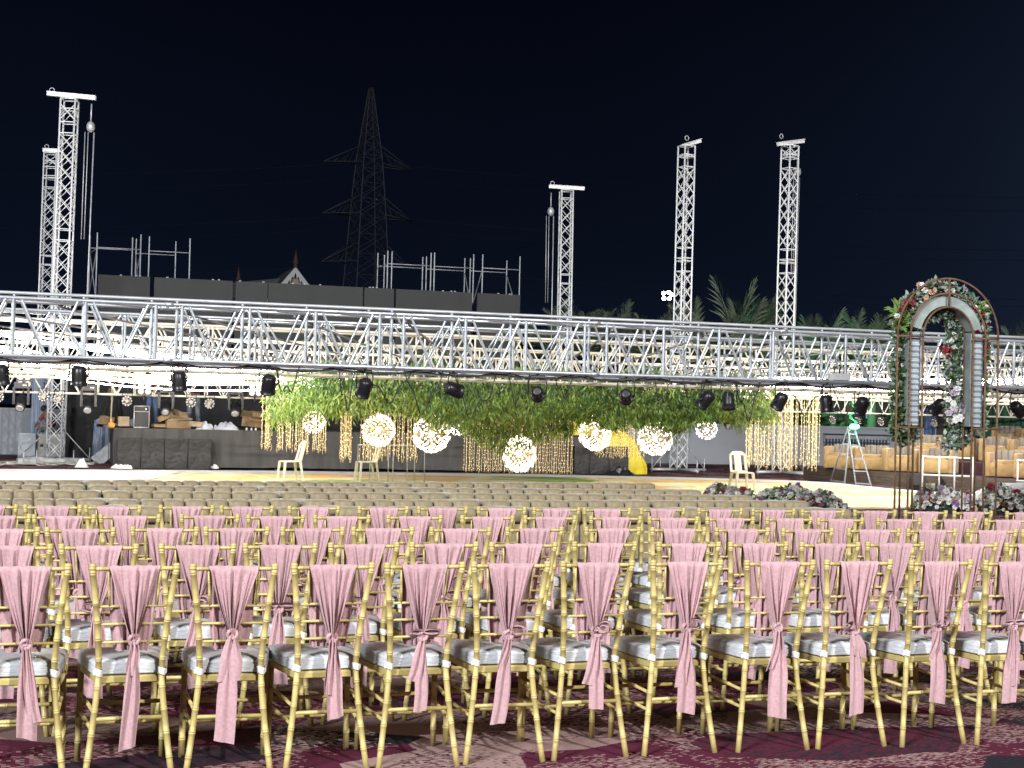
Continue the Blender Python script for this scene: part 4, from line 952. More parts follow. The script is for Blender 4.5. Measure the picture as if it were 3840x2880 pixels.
# cables looped between the lamps
rs = random.Random(8); CABLES = [(1270, 1330, 1400, .5), (1365, 1545, 0, .38), (1515, 1660, 0, .50), (1700, 1860, 0, .55), (1905, 1985, 0, .4), (2455, 2510, 0, .35), (2560, 2650, 0, .35), (2760, 2850, 0, .5), (2950, 3090, 0, .4), (3120, 3230, 0, .45), (640, 700, 0, .25), (1030, 1120, 0, .35), (3560, 3790, 0, .30), (2080, 2150, 0, .28)]
for i, (p0, p1, _, sg) in enumerate(CABLES):
    a = Vector((0, Y_FRONT, 0))+ET*s_of(p0, Y_FRONT); c = Vector((0, Y_FRONT, 0))+ET*s_of(p1, Y_FRONT); a.z = c.z = Z0-.03
    b = MB(); b.tube([a.lerp(c, q/14)-Vector((0, 0, sg*4*(q/14)*(1-q/14)*(1+.25*math.sin(q*.9+i)))) for q in range(15)], .0085, 5)
    tag(b.build('lamp_cable', MT['cable']), 'black cable looping under the front truss, %s of fourteen' % nth_left(sorted(x[0] for x in CABLES).index(p0), len(CABLES)), 'cable', 'cables under the front truss')
b = MB(); rs = random.Random(12); pts = []
for q in range(161):
    sx = -9.5+q*.145; sag = .05*abs(math.sin(q*.39))+.012*rs.random(); p_ = Vector((0, Y_FRONT, 0))+ET*sx+NT*(.05+.02*rs.random()); pts.append(Vector((p_.x, p_.y, Z0-.035-sag)))
b.tube(pts, .013, 5); b.tube([p_+Vector((0, .03, .012+.02*math.sin(i*.8))) for i, p_ in enumerate(pts)], .009, 5)
tag(b.build('cable_run', MT['cable']), 'long black cable bundle tied along the bottom tube of the front truss', 'cable')
# junction box on the front truss
p = Vector((0, Y_FRONT, 0))+ET*s_of(3150, Y_FRONT); t = thing('dimmer_box', 'small white electrical box resting on the lower tube of the front truss', 'box', (p.x, p.y+.05, Z0+.03), math.atan2(ET.y, ET.x))
b = MB(); b.box((0, 0, .05), (.28, .16, .10)); b.build('housing', MT['white'], t)
for x in (-.09, 0, .08):
    q = MB(); q.tube([(x, 0, .1), (x, 0, .17), (x+.02, 0, .2)], .012, 6); q.build('plug', MT['black'], t)

def moving_head(lab, px, py, s=1.0):
    org = Vector((0, Y_BACK, 0))+ET*s_of(px, Y_BACK); p = at(px, py, org.y)
    t = thing('moving_head', lab, 'stage lamp', (p.x, org.y-.1, p.z), math.atan2(ET.y, ET.x), 'moving heads under the back truss')
    b = MB(); b.box((0, 0, .44), (.34, .28, .15)); b.box((-.1, -.145, .46), (.12, .01, .03), mi=0); b.build('base', MT['black'], t)
    for sd in (-1, 1):
        q = MB(); q.box((sd*.17, 0, .18), (.06, .14, .42)); q.build('yoke_arm', MT['black'], t)
    q = MB(); q.lathe([(.06, .22), (.12, .20), (.14, .08), (.13, -.10), (.115, -.20), (.10, -.205)], (0, 0, 0), 16, rot=direction((.1, .75, .65))); q.build('head', MT['black'], t)
    q = MB(); q.lathe([(0, 0), (.07, -.012), (.105, 0)], Vector((0, 0, 0))-direction((.1, .75, .65)) @ Vector((0, 0, .206)), 14, rot=direction((.1, .75, .65))); q.build('lens', MT['lens'], t)
    q = MB(); q.box((.08, -.142, .44), (.09, .006, .03)); q.build('display', MT['lens_pale'], t)
for i, (px, py) in enumerate(((83, 1512), (335, 1520), (625, 1527), (885, 1533), (2727, 1582))):
    moving_head('black moving head lamp under the back truss, %s of five' % nth_left(i, 5), px, py)
def small_par(lab, px, py, d, Y=None, grp='small pars under the back truss'):
    org = Vector((0, Y_BACK, 0))+ET*s_of(px, Y_BACK); p = at(px, py, org.y)
    t = thing('small_par', lab, 'stage lamp', (p.x, org.y-.15, p.z), 0, grp); rot = direction(d).to_4x4()
    b = MB(); b.lathe([(.05, -.12), (.095, -.09), (.11, .0), (.135, .03), (.135, .05), (.12, .05)], n=14); o = b.build('housing', MT['black'], t); o.matrix_local = rot
    b = MB(); b.lathe([(0, .054), (.11, .054)], n=14)
    for j in range(10): b.sphere((.11*math.cos(j*.628), .11*math.sin(j*.628), .052), .026, 6, 4)
    o = b.build('led_face', MT['lens_pale'], t); o.matrix_local = rot
    b = MB(); b.tube([(-.13, 0, 0), (-.12, 0, .2), (.12, 0, .2), (.13, 0, 0)], .012, 5); b.tube([(0, 0, .2), (0, 0, .34)], .018, 5); b.build('yoke', MT['black'], t)
for i, (px, py) in enumerate(((4, 1488), (172, 1486), (229, 1495), (483, 1503), (722, 1508), (791, 1513))):
    small_par('round pale faced lamp under the back truss, %s of the left six' % nth_left(i, 6), px, py, (.1, -1, -.12))
for i, (px, py) in enumerate(((3122, 1572), (3215, 1578), (3302, 1579), (3502, 1584), (3602, 1585))):
    small_par('dark tilted lamp on the back truss, %s of the right five' % nth_left(i, 5), px, py, (-.8, -.45, -.35))
MT['blind'] = mat('blinder_lamp', (.8, .75, .65), .4, emit=(1.0, .88, .72), es=.55)
for i, (px, py) in enumerate(((90, 1427), (542, 1456), (958, 1462))):
    org = Vector((0, Y_BACK, 0))+ET*s_of(px, Y_BACK); p = at(px, py, org.y-.2)
    t = thing('blinder', 'four cell blinder lamp on the back truss, %s of three' % nth_left(i, 3), 'stage lamp', p, math.atan2(ET.y, ET.x), 'four cell blinders on the back truss')
    b = MB(); b.box((0, .08, 0), (.36, .14, .36)); b.build('housing', MT['black'], t)
    for x in (-.085, .085):
        for z in (-.085, .085):
            q = MB(); q.lathe([(0, .02), (.05, .012), (.072, 0)], (x, .005, z), 12, rot=direction((0, -1, 0))); q.build('lamp', MT['blind'], t)
    b = MB(); b.tube([(0, .1, -.18), (0, .1, -.34)], .02, 6); b.build('bracket', MT['black'], t)
# ================================================================== backdrop boards, scaffolds, far things
MT['board_grey'] = mat('grey_screen_board', (.040, .043, .044), .85, var=.05, scale=1)
MT['galv'] = mat('galvanised_pipe', (.30, .32, .36), .5, .3, var=.2, scale=3)
YB0 = 49.2
def on_tr(px, y0): return Vector((0, y0, 0))+ET*s_of(px, y0)
BOARDS = [(356, 553, 'first'), (567, 864, ''), (873, 995, ''), (996, 1354, ''), (1357, 1471, ''), (1476, 1764, ''), (1782, 1945, '')]
for i, (a, c, _) in enumerate(BOARDS):
    p, q = on_tr(a, YB0), on_tr(c, YB0); w = (q-p).length; zt = 5.52
    t = thing('screen_board', 'dark grey backdrop board rising behind the stage, %s of seven' % nth_left(i, 7), 'board', p, math.atan2(ET.y, ET.x), 'grey backdrop boards behind the stage')
    b = MB(); b.box((w/2, .06, (zt+.9)/2), (w-.02, .1, zt-.9)); b.build('panel', MT['board_grey'], t)
    b = MB()
    for x in (.12, w-.12): b.tube([(x, .16, 0), (x, .16, zt-.1)], .025, 6)
    b.build('support_post', MT['galv'], t)
    b = MB()
    rs = random.Random(i)
    for k in range(max(3, int(w*1.3))): b.box((rs.uniform(.1, w-.1), .05, zt+.015), (.06, .05, .03))
    b.build('clip', MT['galv'], t)
# black masking behind the platform, under the rig
MT['mask'] = mat('black_masking_cloth', (.016, .016, .018), .95, var=.3, scale=2)
for i, (a, c, zt) in enumerate(((250, 640, 2.3), (650, 1010, 2.2), (1016, 1600, 2.3), (1606, 2360, 2.3))):
    p, q = on_tr(a, 46.5), on_tr(c, 46.5); w = (q-p).length
    b = MB(); b.grid(lambda u, v: Vector((u*w, .12*math.sin(u*w*7)*(.3+.3*v)+.06*mnoise.noise(Vector((u*w*2, v, i))), .0+v*zt)), int(w*14), 5)
    o = b.build('masking_drape', MT['mask'], None, p); o.rotation_euler.z = math.atan2(ET.y, ET.x)
    tag(o, 'black masking drape hung behind the stage, %s of four' % nth_left(i, 4), 'drape', 'black drapes behind the stage')
# scaffold frames
tm = MB(); tm.tube([(0, 0, 0), (0, 0, 1)], .024, 6); U_SC = tm.mesh('standard', MT['galv'])
tm = MB(); tm.tube([(0, 0, 0), (0, 0, 1)], .019, 5); U_SB = tm.mesh('ledger', MT['galv'])
def scaffold(lab, poles, y0, rails, braces=()):
    """poles: (px, top py, depth 0/1); rails: (i, j, py of the first end, depth)"""
    o = on_tr(poles[0][0], y0); t = thing('scaffold', lab, 'scaffold', o, 0, 'scaffold frames above the boards'); P = []
    for px, py, d in poles:
        b = on_tr(px, y0+1.5*d); z = at(px, py, b.y).z; P.append((b-o, z)); put('standard', U_SC, t, mat=seg_mat(b-o, b-o+Vector((.0, 0, z))))
    for i, j, dz in rails:
        a, c = P[i], P[j]; z = min(a[1], c[1])-dz; put('ledger', U_SB, t, mat=seg_mat(a[0]+Vector((0, 0, z)), c[0]+Vector((0, 0, z))))
    for i, j, d0, d1 in braces:
        a, c = P[i], P[j]; put('brace', U_SB, t, mat=seg_mat(a[0]+Vector((0, 0, a[1]-d0)), c[0]+Vector((0, 0, c[1]-d1))))
scaffold('galvanised scaffold frame standing above the boards beside the left masts', [(322, 882, 1), (349, 872, 0), (482, 891, 1), (496, 895, 1), (513, 879, 0), (545, 886, 0), (645, 905, 1), (698, 894, 0)], 50.3, [(0, 2, .4), (1, 4, .45), (5, 7, .45), (3, 6, .45), (0, 1, .5)], [(0, 1, .5, 2.0), (1, 0, .5, 2.0), (3, 4, .5, 2.0), (4, 2, .6, 2.0)])
scaffold('galvanised scaffold frame standing above the boards before the pylon', [(1405, 948, 1), (1430, 956, 1), (1442, 940, 0), (1458, 943, 0), (1574, 964, 1), (1588, 962, 1), (1605, 948, 0), (1618, 947, 0), (1732, 968, 1), (1753, 969, 1), (1765, 954, 0), (1799, 954, 0), (1890, 977, 1), (1939, 961, 0)], 50.3, [(2, 6, .42), (0, 4, .38), (7, 10, .45), (5, 8, .42), (11, 13, .45), (9, 12, .42), (0, 2, .45)], [(8, 10, .5, 2.0), (11, 9, .5, 2.0), (12, 13, .5, 2.0)])
# pylon
MT['pylon'] = mat('pylon_steel', (.17, .19, .235), .8)
Y = 215.0; base = at(1362, 1500, Y); base.z = 0; zt = at(1380, 330, Y).z; K = Y/F_PX
t = thing('power_pylon', 'tall dark lattice power pylon with three pairs of arms against the night sky', 'pylon', base, .5)
def hw(z):
    zs = [(0, 4.3), (zt*.30, 2.75), (zt*.62, 1.95), (zt*.78, 1.45), (zt*1.0, .22)]
    for (a, wa), (c, wc) in zip(zs, zs[1:]):
        if z <= c: return wa+(wc-wa)*(z-a)/(c-a)
    return .2
b = MB(); lv = [0]; 
while lv[-1] < zt-1.5: lv.append(lv[-1]+max(1.1, hw(lv[-1])*1.25))
lv[-1] = zt
cor = ((-1, -1), (1, -1), (1, 1), (-1, 1))
lg = MB()
for i in range(4):
    lg.tube([(cor[i][0]*hw(z), cor[i][1]*hw(z), z) for z in lv], .10, 4)
lg.build('leg', MT['pylon'], t)
for z0_, z1_ in zip(lv, lv[1:]):
    for i in range(4):
        a, c = cor[i], cor[(i+1) % 4]
        P = lambda k, z: (k[0]*hw(z), k[1]*hw(z), z)
        b.tube([P(a, z0_), P(c, z1_)], .05, 3, cap=False); b.tube([P(c, z0_), P(a, z1_)], .05, 3, cap=False); b.tube([P(a, z1_), P(c, z1_)], .05, 3, cap=False)
stuff(b.build('bracing', MT['pylon'], t))
for zf in (at(1380, 614, Y).z, at(1380, 806, Y).z, at(1380, 985, Y).z):
    for sg in (-1, 1):
        q = MB(); tip = (sg*6.9, 0, zf-.3); h_ = hw(zf)
        for y in (-h_, h_):
            q.tube([(sg*h_, y, zf), tip], .07, 4); q.tube([(sg*hw(zf+2.6), y*.8, zf+2.6), tip], .07, 4)
            for k in (.25, .5, .75):
                x = sg*(h_+(6.9-h_)*k); q.tube([(x, y*(1-k), zf-.3*k), (x-sg*.9, y*.8*(1-k), zf+2.6*(1-k)*1.0-.3*k)], .04, 3)
        q.build('arm', MT['pylon'], t)
MT['line'] = mat('power_cable', (.07, .075, .085), .7)
wl_ = thing('power_lines', 'thin power cables strung from the pylon arms across the night sky', 'power lines', base, .5)
for zf in (at(1380, 614, Y).z, at(1380, 806, Y).z, at(1380, 985, Y).z):
    for sg in (-1, 1):
        for dr in (-1, 1):
            b = MB(); b.tube([(sg*6.8+dr*.0, dr*150*q/10, zf-.9-14*(q/10)*(1-q/10)*(.8 if dr < 0 else 1)) for q in range(11)], .028, 3); o = b.build('cable', MT['line'], wl_); o.rotation_euler.z = R(62)
# gabled house top beyond the boards
MT['slate'] = mat('slate_roof', (.20, .20, .22), .7, var=.15, scale=3); MT['trim'] = mat('white_bargeboard', (.75, .76, .78), .6); MT['terra'] = mat('terracotta', (.11, .055, .042), .8); MT['render_w'] = mat('house_wall', (.45, .42, .38), .85, var=.1, scale=.7)
Y = 112.0; ap = at(1106, 1000, Y); k = Y/F_PX
t = thing('gabled_house', 'white gabled house with scalloped bargeboards and terracotta finials beyond the boards', 'house', (ap.x, Y, 0), .30)
zA = ap.z; hwd = 78*k*1.25; ze = zA-98*k*1.25; dep = 7.0
b = MB(); b.box((0, dep/2, ze/2), (hwd*1.6, dep-.6, ze)); b.add([(-hwd*.8, .3, ze), (hwd*.8, .3, ze), (0, .3, zA-.4)], [(0, 1, 2)]); b.build('wall', MT['render_w'], t)
for sg in (-1, 1):
    b = MB(); b.add([(0, -.3, zA), (0, dep+.3, zA), (sg*hwd*1.15, dep+.3, ze-.3), (sg*hwd*1.15, -.3, ze-.3), (0, -.3, zA-.12), (0, dep+.3, zA-.12), (sg*hwd*1.15, dep+.3, ze-.42), (sg*hwd*1.15, -.3, ze-.42)], [(0, 1, 2, 3), (7, 6, 5, 4), (0, 3, 7, 4), (1, 5, 6, 2)]); b.build('roof', MT['slate'], t)
    b = MB(); n = 9
    for i in range(n):
        f0, f1 = i/n, (i+1)/n; p = Vector((sg*hwd*1.12*f0, -.36, zA-.05-(zA-ze+.25)*f0)); q = Vector((sg*hwd*1.12*f1, -.36, zA-.05-(zA-ze+.25)*f1)); m_ = (p+q)/2
        b.add([p, q, q+Vector((0, 0, -.42)), m_+Vector((0, 0, -.66)), p+Vector((0, 0, -.42))], [(0, 1, 2, 3, 4)])
    b.build('bargeboard', MT['trim'], t)
for (x, y, z) in ((0, -.3, zA), (-3.6, 4.5, zA-1.05)):
    b = MB(); b.lathe([(.16, 0), (.18, .1), (.09, .2), (.20, .34), (.21, .43), (.12, .6), (.15, .68), (.06, 1.0), (.02, 1.3)], (x, y, z-.1), 10); b.build('finial', MT['terra'], t)
b = MB(); b.add([(-4.2, 4.0, zA-1.1), (0, 4.0, zA-.5), (0, 7, ze), (-4.6, 7, ze), (-4.6, 1.2, ze), (0, 1.2, ze)], [(0, 1, 2, 3), (0, 4, 5, 1)]); b.build('side_roof', MT['slate'], t)
# floodlight of the site on its mast
MT['flood'] = mat('floodlight_face', (1, 1, 1), .4, emit=(.86, .90, 1.0), es=60)
Y = 74.0; p = at(2500, 1111, Y); t = thing('floodlight_mast', 'bright white floodlight cluster on a mast behind the trusses', 'floodlight', (p.x, Y, 0))
b = MB(); b.tube([(0.15, 0, 0), (.15, 0, p.z+.3)], .09, 8); b.build('mast', MT['dark'], t)
for dx, dz in ((-.17, .13), (.07, .17), (.22, .07), (-.15, -.12), (.12, -.12)):
    b = MB(); b.box((dx, -.1, p.z+dz), (.20, .22, .19)); b.build('housing', MT['dark'], t)
    b = MB(); b.sphere((dx, -.2, p.z+dz), .095, 10, 6, sq=(1, .8, .9)); b.build('lamp', MT['flood'], t)
# palms
MT['frond'] = mat('palm_frond', (.085, .115, .075), .6, col2=(.13, .16, .10), scale=2); MT['bark'] = mat('palm_bark', (.11, .085, .065), .9, bump=.8, bscale=8)
FR = []
for v in range(4):
    rs = random.Random(v); b = MB(); Lf = 2.9; n = 30; droop = .5+.35*v
    def rach(q): return Vector((0, q*Lf*(1-.10*droop*q), q*1.0-droop*q*q*1.25))
    b.tube([rach(i/10) for i in range(11)], [.035*(1-.08*i) for i in range(11)], 4)
    for i in range(n):
        q = .12+.86*i/n; p = rach(q); ln = .62*math.sin(math.pi*min(1, q*.85+.12))+.12
        for sg in (-1, 1):
            d = Vector((sg*(.80-.25*q), .62+.4*q, rs.uniform(-.25, .45))).normalized(); w_ = Vector((0, .022, .022))
            tip = p+d*ln+Vector((0, 0, -.10*ln)); b.add([p-w_, p+d*ln*.5+w_, tip, p+d*ln*.5-w_], [(0, 1, 2, 3)])
    FR.append(b.mesh('frond', MT['frond']))
def palm(lab, px, pyt, Y, n=16, s=1.0, up_=0.0, seed=0):
    rs = random.Random(seed); p = at(px, pyt, Y); zc = p.z-2.55*s+up_
    t = thing('palm_tree', lab, 'palm', (p.x, Y, 0), 0, 'palms behind the rig')
    b = MB(); b.tube([(0, 0, 0), (.05, .03, zc*.5), (0, 0, zc)], [.26*s, .2*s, .17*s], 9); b.build('trunk', MT['bark'], t)
    for i in range(n):
        o = put('frond', FR[rs.randrange(4)], t, (0, 0, zc)); el = rs.uniform(.05, .95)+ (.35 if i < 5 else 0)
        o.rotation_euler = (el, rs.uniform(-.3, .3), i*2.39996+rs.uniform(-.3, .3)); o.scale = (s, s, s)
PALMS = [(2110, 1120, 66, 1.1), (2205, 1115, 62, 1.0), (2318, 1135, 70, .9), (2440, 1130, 64, 1.15), (2615, 1130, 62, 1.0), (2778, 1052, 62, 1.35), (2870, 1165, 66, .9), (3060, 1150, 64, 1.15), (3190, 1145, 68, 1.0), (3275, 1160, 62, .95), (3700, 1175, 64, 1.0), (3800, 1168, 60, 1.0)]
PW = ['palm top peeking left of the lowest mast', 'palm fronds fanning just right of the lowest mast', 'narrow upright palm tip between the lowest mast and the floodlight', 'wide low palm below the bright floodlight', 'palm between the floodlight mast tower and the tallest palm', 'tallest palm, with two high fronds left of the rightmost mast', 'low palm half hidden behind the rightmost mast', 'broad palm just right of the rightmost mast', 'slim palm midway between the rightmost mast and the flower arch', 'palm just left of the flower arch', 'palm seen right of the flower arch, nearer to it', 'palm at the far right edge beyond the flower arch']
for i, ((px, py, Y, s), w) in enumerate(zip(PALMS, PW)): palm(w, px, py, Y, 13 if i == 2 else 17, s, seed=i)
MT['bush'] = mat('dark_bush_leaf', (.030, .055, .028), .7, col2=(.05, .08, .04), scale=1.5)
b = MB(); rnd = random.Random(21)
for i in range(9000):
    s = rnd.uniform(2500, 3900); p = on_line(s, 60+rnd.uniform(-1.5, 2.5)); h = 1.9+1.1*mnoise.noise(Vector((p.x*.5, 0, 4))); z = rnd.uniform(.2, h); c = Vector((p.x, p.y, z)); d = Vector((rnd.uniform(-1, 1), rnd.uniform(-1, .2), rnd.uniform(-.6, .8))).normalized()*.28; u_ = d.orthogonal().normalized()*.09
    b.add([c, c+d*.5+u_, c+d, c+d*.5-u_], [(0, 1, 2, 3)])
tag(b.build('hedge', MT['bush']), 'dark mass of shrubs beyond the compound wall on the right', 'shrubs', kind='stuff')
# green uplight on the palms behind the arch
MT['green'] = mat('green_lamp', (.1, .8, .4), .4, emit=(.05, 1.0, .42), es=22)
p = at(3190, 1560, 60.5); t = thing('green_uplight', 'green garden uplight shining into the palms behind the wall', 'lamp', (p.x, 60.5, 0))
b = MB(); b.lathe([(.12, 0), (.14, .25), (.10, .28)], n=10); b.build('housing', MT['dark'], t); b = MB(); b.lathe([(0, .285), (.09, .28)], n=10); b.build('lens', MT['green'], t)
l = bpy.data.lights.new('green_beam', 'POINT'); l.energy = 380; l.color = (.05, 1, .38); l.shadow_soft_size = .1; lo = bpy.data.objects.new('green_beam', l); COL.objects.link(lo); lo.parent = t; lo.location = (0, 0, 2.2)

# ================================================================== compound wall
MT['wallgrey'] = mat('grey_wall_paint', (.30, .315, .345), .85, var=.10, scale=.6, bump=.15, bscale=3)
Wa, Wb = on_line(-400, 51.5, .30), on_line(4200, 51.5, .30); d = (Wb-Wa); d.z = 0; wl = d.length
t = thing('compound_wall', 'long plain grey compound wall behind the stage area', 'wall', (Wa.x, Wa.y, 0), math.atan2(d.y, d.x))
b = MB(); b.box((wl/2, .1, .69), (wl, .2, 1.38)); b.build('wall', MT['wallgrey'], t); b = MB(); b.box((wl/2, .1, 1.41), (wl, .26, .07)); b.build('coping', MT['wallgrey'], t)
def on_wall(px, back=0.0):
    u = ray(px, 1500); o = Vector((Wa.x, Wa.y, 0)); dd = d.normalized(); s = (o.x*u.y-o.y*u.x)/(dd.y*u.x-dd.x*u.y); return o+dd*s-Vector((-dd.y, dd.x, 0))*back
p0, p1 = on_wall(3092, .06), on_wall(3332, .06); w = (p1-p0).length; yw = math.atan2(d.y, d.x)
t = thing('wall_grille', 'dark steel railing with short upright bars fixed on the grey wall', 'railing', p0, yw)
zt_, zm, zb = 1.16, .86, .60
put('post', U_SC, t, mat=seg_mat((0, 0, zb), (0, 0, zt_))); put('post', U_SC, t, mat=seg_mat((w, 0, zb), (w, 0, zt_)))
MT['navy'] = mat('navy_steel', (.035, .042, .065), .6); q = MB(); q.box((0, 0, .5), (.05, .03, 1)); U_NB = q.mesh('bar', MT['navy'])
put('top_rail', U_NB, t, mat=seg_mat((-.05, 0, zt_), (w+.05, 0, zt_))); put('mid_rail', U_NB, t, mat=seg_mat((-.05, 0, zm), (w+.05, 0, zm)))
for i in range(20): put('bar', U_NB, t, mat=seg_mat(((i+.7)*w/20.4, .02, zb+.02), ((i+.7)*w/20.4, .02, zm+.13)))
# dark building beyond the wall with lit panes
MT['bldg'] = mat('dark_render', (.085, .10, .105), .9, var=.2, scale=.4); MT['pane'] = mat('lit_blue_pane', (.3, .4, .6), .3, emit=(.32, .48, 1.0), es=.55)
Y = 72.0; a = at(3010, 1540, Y); c = at(3470, 1540, Y); t = thing('low_building', 'dark low building with small blue lit window panes beyond the grey wall', 'building', (a.x, Y, 0))
b = MB(); w = c.x-a.x; b.box((w/2, 2.5, 1.75), (w, 5, 3.5)); b.build('wall', MT['bldg'], t); b = MB(); b.box((w/2, 2.4, 3.56), (w+.4, 5.4, .12)); b.build('roof', MT['dark'], t)
for i, (px0, px1) in enumerate(((3245, 3258), (3260, 3278))):
    xa, xc = at(px0, 1561, Y).x-a.x, at(px1, 1561, Y).x-a.x; z_ = at(3260, 1561, Y).z; q = MB()
    f = MB(); f.box(((xa+xc)/2, -.03, z_), (xc-xa+.05, .06, .26)); fo = f.build('window', MT['dark'], t)
    for k in range(2):
        for r_ in range(2): q.box((xa+(k+.5)*(xc-xa)/2, -.07, z_-.055+r_*.11), ((xc-xa)/2-.02, .02, .09))
    q.build('pane', MT['pane'], fo)

# ================================================================== right-hand tiers with armchairs
PA = gp(3011, 1797); PB = gp(3900, 1871); pd = (PB-PA).normalized(); pn = Vector((-pd.y, pd.x, 0)); PL_ = (PB-PA).length
if pn.y < 0: pn = -pn
print('TIER', PA, PB, PL_)
t = thing('seating_platform', 'low brown boarded platform carrying the armchairs on the right', 'platform', PA, math.atan2(pd.y, pd.x))
MT['tier_top'] = mat('maroon_platform_carpet', (.05, .018, .025), .95, var=.3, scale=4)
nb = 5; hP = .36
for k in range(nb):
    b = MB(); b.box((PL_/2+1, .01+.004*(k % 2), hP*(k+.5)/nb), (PL_+2, .02, hP/nb-.006)); b.build('plank', MT['wood'], t)
b = MB(); b.box((PL_/2+1, 3.6, hP/2), (PL_+2, 7.16, hP-.004)); b.build('deck', MT['tier_top'], t)
b = MB(); b.box((PL_/2+2.6, 4.2, hP+.15), (PL_+1, 5.0, .30)); b.build('second_tier', MT['tier_top'], t)
b = MB(); b.box((PL_/2+4.0, 6.3, hP+.45), (PL_+1, 3.4, .30)); b.build('third_tier', MT['tier_top'], t)
AC = {}
def armchair_meshes():
    W_, D_, H_ = .83, .78, .64
    b = MB(); b.pad((0, .0, .19), (W_-.03, D_-.02, .34), .08, .08, 20, 8); AC['base'] = b.mesh('base', MT['lounge'])
    b = MB(); b.pad((0, .10, .36), (W_-.30, D_-.22, .13), .3, .15, 20, 7); AC['seat'] = b.mesh('seat_cushion', MT['lounge'])
    b = MB(); b.pad((0, 0, 0.325), (.12, D_, H_-.05), .12, .25, 14, 12); AC['arm'] = b.mesh('arm', MT['lounge'])
    cw = (W_-.20)/4
    b = MB(); b.pad((0, 0, .335), (cw*1.01, .19, H_-.01), .14, .35, 14, 12); AC['ch'] = b.mesh('back_channel', MT['lounge_grey']); AC['cw'] = cw
armchair_meshes()
def armchair(lab, p, f, z, grp='tan velvet armchairs on the tiers'):
    t = thing('armchair', lab, 'armchair', (p.x, p.y, z), math.atan2(-f.x, f.y), grp)
    put('base', AC['base'], t); put('seat_cushion', AC['seat'], t)
    for sd in (-1, 1): put('arm', AC['arm'], t, (sd*.365, .02, -.02))
    for k in range(4): put('back_channel', AC['ch'], t, ((k-1.5)*AC['cw'], -.30, .004))
def row_of(pxs, pys, z, words, f):
    for (px, py), w in zip(zip(pxs, pys), words): armchair(w, gp(px, py, z), f, z)
f1 = Vector((-.48, -.88, 0))
row_of([3160, 3276, 3390, 3520], [1757, 1763, 1769, 1776], hP, ['tan velvet armchair at the left end of the front tier, behind the ladder', 'tan velvet armchair second from the left on the front tier', 'tan velvet armchair seen between the left arch posts, front tier', 'tan velvet armchair behind the white pipe frame on the front tier'], f1)
row_of([3772, 3880], [1790, 1796], hP, ['tan velvet armchair near the right edge on the front tier', 'tan velvet armchair cut by the right picture edge on the front tier'], f1)
z2 = hP+.30
row_of([3484, 3610, 3740, 3860], [1719, 1724, 1730, 1736], z2, ['armchair on the middle tier seen through the arch at its left post', 'armchair on the middle tier under the hanging arch garland', 'armchair on the middle tier seen between the right arch posts', 'armchair on the middle tier at the right picture edge'], f1)
z3 = z2+.30
row_of([3780, 3890], [1679, 1683], z3, ['armchair alone on the top tier at the far right', 'armchair on the top tier cut by the right picture edge'], f1)
# drapes behind the tiers
for i, (a, c, y0, zt_, m, lab) in enumerate(((3466, 3510, 50.2, 2.1, mat('blue_cloth', (.06, .10, .22), .8), 'blue cloth hung behind the middle tier, seen through the arch'), (3512, 3600, 50.2, 2.1, mat('maroon_cloth', (.045, .030, .032), .9, var=.2, scale=3), 'dark maroon drape behind the middle tier, seen through the arch'), (3690, 3860, 50.6, 2.5, mat('green_lit_cloth', (.012, .06, .032), .8), 'green lit drape behind the top tier at the far right'))):  # green light on the last drape is put into its cloth colour
    p, q = on_line(a, y0-12, -.0), on_line(c, y0-12, -.0); p = at(a, 1560, 47.0); q = at(c, 1560, 47.0); w = q.x-p.x
    b = MB(); b.grid(lambda u, v: Vector((u*w, .05*math.sin(u*w*22)+.02*math.sin(u*w*9), v*zt_)), 40, 3); o = b.build('tier_drape', m, None, (p.x, 47.0, 0)); tag(o, lab, 'drape')
# white pipe frames in front of the tiers
def pipe_frame(lab, xs, pyb, pyt, pym):
    P = [gp(x, y) for x, y in zip(xs, pyb)]; o = P[0]; t = thing('pipe_frame', lab, 'frame', o, 0, 'white pipe frames before the platform')
    tm = MB(); tm.tube([(0, 0, 0), (0, 0, 1)], .020, 8); U = tm.mesh('pipe', MT['white'])
    zt_ = [at(x, y, p.y).z for x, y, p in zip(xs, pyt, P)]; zm = [at(x, y, p.y).z for x, y, p in zip(xs, pym, P)]
    for p, z in zip(P, zt_): put('post', U, t, mat=seg_mat(p-o, p-o+Vector((0, 0, z))))
    for i in range(len(P)-1):
        for zz, nm in ((zt_, 'top_pipe'), (zm, 'middle_pipe')): put(nm, U, t, mat=seg_mat(P[i]-o+Vector((0, 0, zz[i]-.02)), P[i+1]-o+Vector((0, 0, zz[i+1]-.02))))
    for p, a, c in zip(P, zt_, zm):
        for z in (a-.02, c-.02):
            b = MB(); b.sphere(p-o+Vector((0, 0, z)), .034, 8, 6); b.build('joint', MT['white'], t)
pipe_frame('white pipe railing frame seen through the arch', (3458, 3521, 3578, 3646), (1842, 1845, 1849, 1852), (1708, 1711, 1713, 1716), (1777, 1779, 1781, 1783))
pipe_frame('white pipe railing frame at the right picture edge', (3815, 3880), (1862, 1866), (1723, 1727), (1800, 1803))
